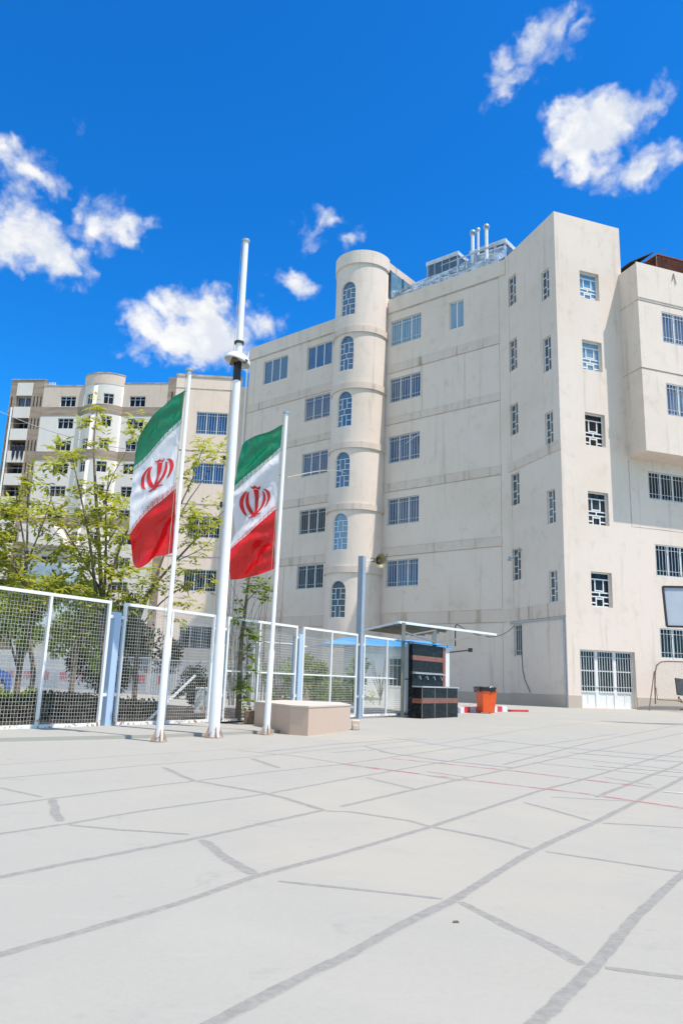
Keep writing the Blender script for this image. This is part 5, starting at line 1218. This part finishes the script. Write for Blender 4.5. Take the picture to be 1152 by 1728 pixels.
# pink wall with graffiti, bench, low items behind the fourth panel
gw_ = thing('graffiti_wall', 'low pink wall with dark painted marks beyond the fourth fence panel', 'wall', (-1.0, 33, 0))
m_ = MB(); m_.box((-1.9, 33, 0), (1.2, 33.25, .78)); m_.build('wall', 'pinkwall', gw_)
m_ = MB(); y_ = 32.99
for (a, b, c, d) in ((-1.7, .2, -1.65, .6), (-1.5, .3, -1.3, .3), (-1.3, .3, -1.25, .55), (-1.05, .15, -1.0, .7), (-1.0, .7, -.85, .65), (-.85, .65, -.83, .45), (-.6, .35, -.3, .4), (-.25, .2, -.2, .5), (.2, .2, .3, .6), (.4, .25, .7, .3)): m_.bar((a, y_, b), (c, y_, d), .05, .01)
m_.build('painted_marks', 'graffiti', gw_)
bh_ = thing('garden_bench', 'dark slatted garden bench before the pink graffiti wall', 'bench', (-.3, 31, 0))
m_ = MB()
for k in range(4): m_.box((-.95, 31+.12*k, .42), (1.1, 31.09+.12*k, .45))
m_.build('seat', 'rustbar', bh_); m_ = MB()
for k in range(2): m_.box((-.95, 31.52, .55+.16*k), (1.1, 31.55, .66+.16*k))
m_.build('backrest', 'rustbar', bh_)
for x in (-.85, 1.0): m_ = MB(); m_.box((x-.03, 31.02, 0), (x+.03, 31.08, .42)); m_.box((x-.03, 31.46, 0), (x+.03, 31.51, .84)); m_.build('leg', 'black', bh_)
# white hand-rail and panel behind third panel
gr_ = thing('white_gate', 'small white barred gate behind the third fence panel', 'gate', (-2.9, 21, 0)); m_ = MB()
for k in range(9): m_.bar((-3.5+.13*k, 21, .1), (-3.5+.13*k, 21, 1.0), .025)
m_.build('bars', 'bars', gr_); m_ = MB(); m_.bar((-3.55, 21, 1.0), (-2.4, 21, 1.0), .04); m_.bar((-3.55, 21, .1), (-2.4, 21, .1), .04); m_.build('frame', 'bars', gr_)
m_ = MB(); m_.tube([(-2.2, 19.5, 1.75), (-1.9, 19.5, 1.8), (-1.2, 19.5, 1.78), (-.75, 19.5, 1.72)], .03, 8); m_.tube([(-.85, 19.5, 1.74), (-.85, 19.5, 0)], .03, 8); m_.tube([(-2.1, 19.5, 1.76), (-2.1, 19.5, 0)], .03, 8); solo(m_, 'pipe_arch', 'bars', 'thin white pipe arch behind the third fence panel', 'pipe frame', smooth=True)
m_ = MB(); p = FG.p(2.9, .28, -.5); q = FG.p(5.2, .16, -.7); m_.bar(p, q, .10, .08); solo(m_, 'timber_rail', 'stoneclad', 'brown timber beam lying behind the foot of the third fence panel', 'beam')
m_ = MB(); m_.bar(FG.p(1.25, .08, -.25), FG.p(2.45, .92, -.3), .035); solo(m_, 'diagonal_brace', 'fencewhite', 'white diagonal bar leaning behind the second fence panel', 'bar')
m_ = MB(); m_.box((-3.4, 18.9, 0), (-2.75, 19.4, .65)); solo(m_, 'white_cabinet', 'boothwhite', 'low white cabinet behind the third fence panel', 'cabinet', bevel=.02)
# small blue car far left
car = thing('parked_car', 'dark blue car parked beyond the fence at the far left edge', 'car', (-11.2, 21.5, 0)); cxx, cyy = -10.9, 22.0
def cb_(name, prof, w0, w1, mat):
    m_ = MB(); o = len(m_.v); n = len(prof)
    for s_ in (-1, 1):
        for (l, z) in prof: m_.v.append((cxx+s_*(w0 if z < .9 else w1), cyy+l, z))
    m_.f += [tuple(range(n)), tuple(range(2*n-1, n-1, -1))]+[(i, (i+1) % n, n+(i+1) % n, n+i) for i in range(n)]
    return m_.build(name, mat, car, bevel=.05)
cb_('body', [(-2.05, .28), (-2.05, .70), (-1.95, .86), (-1.2, .89), (1.1, .89), (1.95, .74), (2.1, .55), (2.1, .28)], .86, .86, 'carblue')
cb_('cabin', [(-1.75, .90), (-1.25, 1.38), (.2, 1.42), (1.05, .90)], .78, .66, 'glassdark')
for s_ in (-1, 1):
    m_ = MB(); m_.box((cxx+s_*.66-.14, cyy-2.08, .58), (cxx+s_*.66+.14, cyy-2.04, .74)); m_.build('tail_light', 'redlight', car)
    for l in (-1.3, 1.35): 
        m_ = MB(); m_.tube([(cxx+s_*.87-.1, cyy+l, .31), (cxx+s_*.87+.02, cyy+l, .31)], .31, 18); wh = m_.build('wheel', 'rubber', car); m_ = MB(); m_.tube([(cxx+s_*.87+s_*.02, cyy+l, .31), (cxx+s_*.9+s_*.02, cyy+l, .31)], .18, 12); m_.build('rim', 'galv', wh)

# ================================================================== VEGETATION
def leaflet(mb_, p, d, up, L_, w_):
    sd = d.cross(up); sd = sd.normalized() if sd.length > 1e-6 else Vector((1, 0, 0)); nrm_ = sd.cross(d)
    a = p; b = p+d*L_*.45+sd*w_/2-nrm_*.0; c = p+d*L_-nrm_*L_*.12; e = p+d*L_*.45-sd*w_/2
    m = p+d*L_*.5-nrm_*L_*.05
    o = len(mb_.v); mb_.v += [tuple(a), tuple(b), tuple(c), tuple(e), tuple(m)]; mb_.f += [(o, o+1, o+4), (o+1, o+2, o+4), (o+2, o+3, o+4), (o+3, o, o+4)]
def rnd3(r_): 
    while True:
        v = Vector((r_.uniform(-1, 1), r_.uniform(-1, 1), r_.uniform(-1, 1)))
        if .05 < v.length < 1: return v.normalized()
def cluster(mb_, c, r_, size=.28, n=9, L_=.15, w_=.055):
    c = Vector(c)
    for k in range(n):
        d = rnd3(r_); d.z = d.z*.55+.12; d.normalize(); L2 = L_*r_.uniform(.7, 1.25)
        st_ = c+d*size*r_.uniform(.05, .55)
        # a short compound leaf: axis with paired leaflets
        ax = (d+Vector((0, 0, -.25))).normalized(); sdv = ax.cross(Vector((0, 0, 1)))
        if sdv.length < .1: sdv = Vector((1, 0, 0))
        sdv.normalize(); leaflet(mb_, st_+ax*L2*.9, ax, Vector((0, 0, 1)), L2*.8, w_)
        for q_ in (.25, .6):
            for s_ in (-1, 1): leaflet(mb_, st_+ax*L2*q_, (ax*.55+sdv*s_*.85+rnd3(r_)*.2).normalized(), Vector((0, 0, 1)), L2*.75, w_*.9)
def tree(name, label, cat, stems, clusters, group, seed, leaf='leaf', base=None, lsize=.28, nl=8, LL=.19, ww=.085, bark='bark'):
    r_ = random.Random(seed); base = stems[0][0][0]; th = thing(name, label, cat, (base[0], base[1], 0), group)
    m_ = MB()
    for pts, r0, r1 in stems:
        P = smoothc(pts, 2); k = len(P); m_.tube(P, [r0+(r1-r0)*(i/(k-1)) for i in range(k)], 8)
    m_.build('trunk', bark, th, smooth=True)
    c_ = MB()
    for c, sz, n in clusters:
        if leaf == 'leaf' and r_.random() < (.30 if c[2] > 4.2 else .42): continue
        cluster(c_, c, r_, sz*.9, max(3, n-1), LL, ww)
    c_.build('crown', leaf, th); return th
def pt(px, py, Y): return at(px, py, Y)
def S_(pl, Y, r0, r1, dy=0): return ([np.array(pt(x, y, Y+dy*i)) for i, (x, y) in enumerate(pl)], r0, r1)
rt = random.Random(21)
def cl_px(lst, Y, spread=1.0, jit=12, n=7, sz=.26):
    out = []
    for (x, y, rpx, cnt) in lst:
        for _ in range(cnt):
            a = rt.uniform(0, 6.283); q = rpx*math.sqrt(rt.random()); out.append((pt(x+q*math.cos(a), y+q*math.sin(a), Y+rt.uniform(-spread, spread)), sz*rt.uniform(.7, 1.3), n))
    return out
Y2 = 17.0
st2 = [S_([(172, 1210), (174, 1100), (172, 1000), (166, 900), (160, 800), (158, 740), (165, 690)], Y2, .075, .008),
       S_([(174, 1100), (160, 980), (150, 900), (135, 830), (122, 770)], Y2, .05, .006, -.1), S_([(172, 1040), (180, 950), (178, 860), (185, 790)], Y2, .045, .006, .1),
       S_([(174, 1060), (190, 960), (215, 890), (250, 850)], Y2, .045, .01, -.15), S_([(172, 1000), (150, 960), (120, 910), (95, 870), (80, 820)], Y2, .03, .005, .1),
       S_([(170, 880), (185, 810), (215, 760), (232, 715)], Y2, .02, .004, .1), S_([(180, 920), (210, 870), (216, 850)], Y2, .02, .005), S_([(190, 960), (160, 930), (120, 925)], Y2, .018, .004)]
c2_ = cl_px([(165, 684, 9, 4), (152, 718, 7, 3), (178, 742, 9, 3), (232, 710, 9, 3), (229, 735, 10, 3), (112, 760, 18, 6), (140, 765, 14, 5), (100, 785, 14, 5), (187, 782, 10, 3), (85, 812, 8, 2), (160, 745, 6, 2), (205, 800, 20, 4),
             (130, 850, 26, 12), (95, 885, 26, 11), (170, 860, 30, 16), (205, 880, 26, 12), (150, 900, 36, 20), (190, 930, 40, 24), (120, 950, 40, 22), (160, 975, 50, 34), (215, 985, 40, 26), (100, 1000, 34, 16), (250, 960, 26, 10), (200, 850, 22, 8), (140, 820, 20, 6)], Y2, 1.0)
tree('leafy_tree', 'multi-stemmed tree with yellow-green spring leaves, left of the larger flag', 'tree', st2, c2_, 'young trees behind the fence', 1)
Y1 = 16.0
st1 = [S_([(35, 1215), (60, 1150), (50, 1080), (42, 1000), (46, 930)], Y1, .06, .04), S_([(46, 945), (35, 880), (25, 820)], Y1, .03, .006), S_([(46, 940), (47, 870), (48, 800), (45, 750)], Y1, .03, .005, .1), S_([(48, 945), (75, 880), (90, 830)], Y1, .025, .005, -.1),
       S_([(46, 950), (80, 920), (100, 890)], Y1, .02, .005), S_([(43, 990), (20, 950), (-10, 900)], Y1, .03, .01), S_([(42, 1020), (80, 990), (110, 960)], Y1, .02, .005)]
c1_ = cl_px([(48, 810, 7, 5), (47, 845, 8, 5), (14, 850, 10, 5), (25, 870, 12, 5), (52, 875, 10, 4), (72, 850, 7, 3), (5, 905, 22, 14), (20, 945, 26, 18), (60, 985, 36, 22), (8, 990, 26, 18), (85, 860, 10, 4), (100, 985, 30, 14), (-40, 930, 50, 30), (60, 940, 16, 6), (30, 1010, 34, 18)], Y1, .9)
tree('leafy_tree', 'slender young tree at the left edge, its dark fork standing clear of leaves', 'tree', st1, c1_, 'young trees behind the fence', 2)
Y3 = 19.0
st3 = [S_([(225, 1200), (232, 1100), (236, 1020), (262, 985), (302, 940), (345, 895), (385, 855)], Y3, .07, .006), S_([(236, 1040), (270, 960), (300, 860), (330, 800), (345, 742)], Y3, .04, .005), S_([(290, 930), (305, 862), (347, 805), (368, 762)], Y3, .025, .004, .1), S_([(236, 1060), (275, 1010), (330, 980), (352, 968)], Y3, .025, .005), S_([(302, 945), (345, 925), (360, 905)], Y3, .015, .004), S_([(228, 1150), (205, 1080), (200, 1000)], Y3, .04, .01)]
c3_ = cl_px([(345, 742, 8, 4), (338, 758, 8, 4), (333, 775, 6, 2), (366, 770, 8, 4), (374, 760, 6, 3), (312, 806, 8, 3), (335, 862, 14, 6), (378, 850, 12, 6), (318, 885, 18, 9), (345, 885, 18, 9), (305, 870, 14, 5), (370, 885, 14, 5), (330, 925, 20, 8), (345, 940, 14, 4), (312, 965, 22, 8), (340, 985, 20, 9), (355, 1000, 14, 5), (318, 1018, 16, 6), (290, 990, 22, 9), (262, 1000, 22, 9), (305, 1040, 14, 4), (320, 1020, 14, 4)], Y3, 1.0, n=6, sz=.28)
tree('leafy_tree', 'spreading tree with thin crossing branches, between the larger flag and the mast', 'tree', st3, c3_, 'young trees behind the fence', 3)
Y4 = 15.9
st4 = [S_([(402, 1216), (404, 1150), (407, 1080), (414, 1030), (418, 985), (424, 965)], Y4, .065, .012), S_([(415, 1030), (400, 1010), (390, 985)], Y4, .012, .003), S_([(416, 1015), (432, 998), (448, 985)], Y4, .012, .003)]
c4_ = cl_px([(424, 992, 9, 5), (448, 992, 9, 5), (440, 1008, 9, 4), (400, 1030, 8, 3), (425, 975, 5, 2), (428, 1075, 9, 5), (421, 1105, 9, 5), (405, 1150, 8, 4), (412, 1160, 8, 4), (415, 1180, 8, 3), (420, 1065, 8, 3), (424, 1125, 6, 3)], Y4, .3, n=6, sz=.16)
tree('sapling', 'small dark-stemmed sapling with fresh green leaves behind the third fence panel', 'tree', st4, c4_, None, 4, 'leafg', LL=.12)
r_ = random.Random(8); stb = [S_([(385, 1180), (392, 1100), (380, 1010)], 18, .03, .006)]
for k in range(16):
    x0 = r_.uniform(385, 480); x1 = x0+r_.uniform(-28, 36); stb.append(S_([(x0, 1190), (x0+r_.uniform(-6, 6), 1090), ((x0+x1)/2, 1030), (x1, 950+r_.uniform(0, 70))], 18.5, .014, .003, .05))
tree('bare_shrub', 'leafless shrub of thin upright twigs beside the tall mast', 'shrub', stb, cl_px([(380, 1100, 14, 3)], 18, .3, n=3), None, 5)
# background greenery: bushes and dark evergreens
def bush(name, label, cat, c, rx, ry, rz, n, leaf, group, seed, L_=.16, w_=.07, trunk=True, lumps=9, z0=0.0):
    r_ = random.Random(seed); th = thing(name, label, cat, (c[0], c[1], 0), group); m_ = MB(); cz = z0+rz
    lm = [(Vector((c[0]+r_.uniform(-.75, .75)*rx, c[1]+r_.uniform(-.7, .7)*ry, cz+r_.uniform(-.75, .8)*rz)), r_.uniform(.25, .5)) for _ in range(lumps)]
    for k in range(n):
        lc, lr = r_.choice(lm); d = rnd3(r_); q_ = lr*(r_.random()**.45); p = lc+Vector((d.x*rx*q_, d.y*ry*q_, d.z*rz*q_)); 
        if p.z < .03: continue
        leaflet(m_, p, (d+rnd3(r_)*.8).normalized(), rnd3(r_), L_*r_.uniform(.6, 1.3), w_)
    m_.build('crown', leaf, th)
    if trunk:
        t_ = MB(); t_.tube([(c[0], c[1], 0), (c[0]+.03, c[1], cz*.6), (c[0]-.02, c[1], cz)], [rx*.07+.02, rx*.05+.012, .01], 7)
        for k in range(6):
            lc, lr = lm[k % len(lm)]; t_.tube([(c[0], c[1], cz*.35), tuple((Vector((c[0], c[1], cz))+lc)/2), tuple(lc)], [rx*.03+.01, rx*.02+.008, .005], 5)
        t_.build('trunk', 'bark', th)
    return th
def bpx(px, Y): q = at(px, 1150, Y); return (q[0], Y)
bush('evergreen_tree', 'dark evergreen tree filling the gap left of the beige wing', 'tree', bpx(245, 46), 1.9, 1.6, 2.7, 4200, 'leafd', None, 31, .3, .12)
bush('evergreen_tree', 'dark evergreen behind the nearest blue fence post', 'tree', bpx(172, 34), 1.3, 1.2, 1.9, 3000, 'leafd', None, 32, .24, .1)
bush('bushy_tree', 'broad mid-green tree behind the nearest fence panel', 'tree', bpx(122, 27), 1.35, 1.2, 1.6, 3600, 'leafg', None, 33, .22, .08, z0=.8)
bush('bushy_tree', 'green tree with light gaps at the left edge behind the nearest panel', 'tree', bpx(30, 25), 1.3, 1.1, 1.5, 2600, 'leafg', None, 34, .2, .08, z0=.9)
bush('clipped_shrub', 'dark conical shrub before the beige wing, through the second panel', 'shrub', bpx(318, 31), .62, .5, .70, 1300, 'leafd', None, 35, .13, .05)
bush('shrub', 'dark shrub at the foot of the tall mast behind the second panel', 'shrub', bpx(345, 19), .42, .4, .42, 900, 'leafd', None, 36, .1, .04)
bush('shrub', 'low green shrub at the left edge just behind the fence', 'shrub', bpx(18, 14.4), .45, .4, .30, 900, 'leafg', None, 37, .1, .04)
bush('shrub', 'rounded green bush behind the left half of the fourth fence panel', 'shrub', bpx(530, 27), .85, .7, .95, 2600, 'leafg', None, 38, .13, .05)
bush('shrub', 'loose green bush under the blue booth roof behind the fourth panel', 'shrub', bpx(588, 24), .75, .6, .85, 2200, 'leafg', None, 39, .12, .05)
bush('shrub', 'grey-green bush behind the third panel near the small flagpole', 'shrub', bpx(470, 25), .6, .6, .75, 1500, 'leafg', None, 40, .12, .05)
r_ = random.Random(44)
sb_ = [S_([(640, 1190), (645, 1150), (650, 1110)], 28.9, .02, .006)]
for k in range(14):
    a = r_.uniform(620, 668); sb_.append(S_([(642, 1180), ((642+a)/2, 1150+r_.uniform(-8, 8)), (a, 1115+r_.uniform(-5, 30))], 28.9, .014, .004))
tree('bare_shrub', 'wiry bare shrub against the white door of the booth', 'shrub', sb_, cl_px([(630, 1165, 12, 4)], 28.8, .1, n=3, sz=.1), None, 45)
# clipped hedge along the fence inside
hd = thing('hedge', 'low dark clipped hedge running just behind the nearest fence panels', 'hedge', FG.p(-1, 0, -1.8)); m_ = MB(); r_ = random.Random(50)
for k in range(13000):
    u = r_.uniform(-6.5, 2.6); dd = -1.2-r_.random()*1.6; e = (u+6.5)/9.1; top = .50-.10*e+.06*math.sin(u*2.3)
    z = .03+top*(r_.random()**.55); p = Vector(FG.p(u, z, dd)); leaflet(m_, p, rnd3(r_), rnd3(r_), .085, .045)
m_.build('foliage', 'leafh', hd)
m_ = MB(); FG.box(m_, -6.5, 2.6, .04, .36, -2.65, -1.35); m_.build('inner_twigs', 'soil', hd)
# grass and weeds at the fence foot
m_ = MB(); r_ = random.Random(60)
for k in range(420):
    u = r_.choice((-2.2, -1.2, -.3, .9, 2.2, 3.1))+r_.gauss(0, .45); p = Vector(FG.p(u, .05, -.10+r_.uniform(-.06, .03))); d = Vector((r_.uniform(-.5, .5), r_.uniform(-.5, .5), 1)).normalized(); leaflet(m_, p, d, Vector((0, 1, 0)), r_.uniform(.03, .09), .012)
o = m_.build('weeds', 'leafg'); o['kind'] = 'stuff'; o['label'] = 'sparse weeds growing along the foot of the fence'; o['category'] = 'weeds'

# thin wires
def wire(a, b, sag, r0, name, lab, mat='seatpale'):
    a = np.array(a); b = np.array(b); m_ = MB(); m_.tube([a+(b-a)*t-np.array([0, 0, sag*4*t*(1-t)]) for t in [i/20 for i in range(21)]], r0, 5); solo(m_, name, mat, lab, 'wire')
wire(at(484, 806, 13.0), at(585, 800, 50.5), -.2, .012, 'overhead_wire', 'thin pale wire from the small flagpole to the round tower')
wire(at(-30, 680, 60), at(230, 760, 60), .6, .03, 'overhead_wire', 'thin pale wire crossing before the far apartment block', 'barsgrey')
wire(at(654, 768, 52), at(712, 728, 47.3), .05, .02, 'wall_wire', 'white wire crossing the barred window beside the tower', 'white')

for o in bpy.data.objects:
    if '_b' in o.keys(): del o['_b']
sc.render.resolution_x = 682; sc.render.resolution_y = 1024
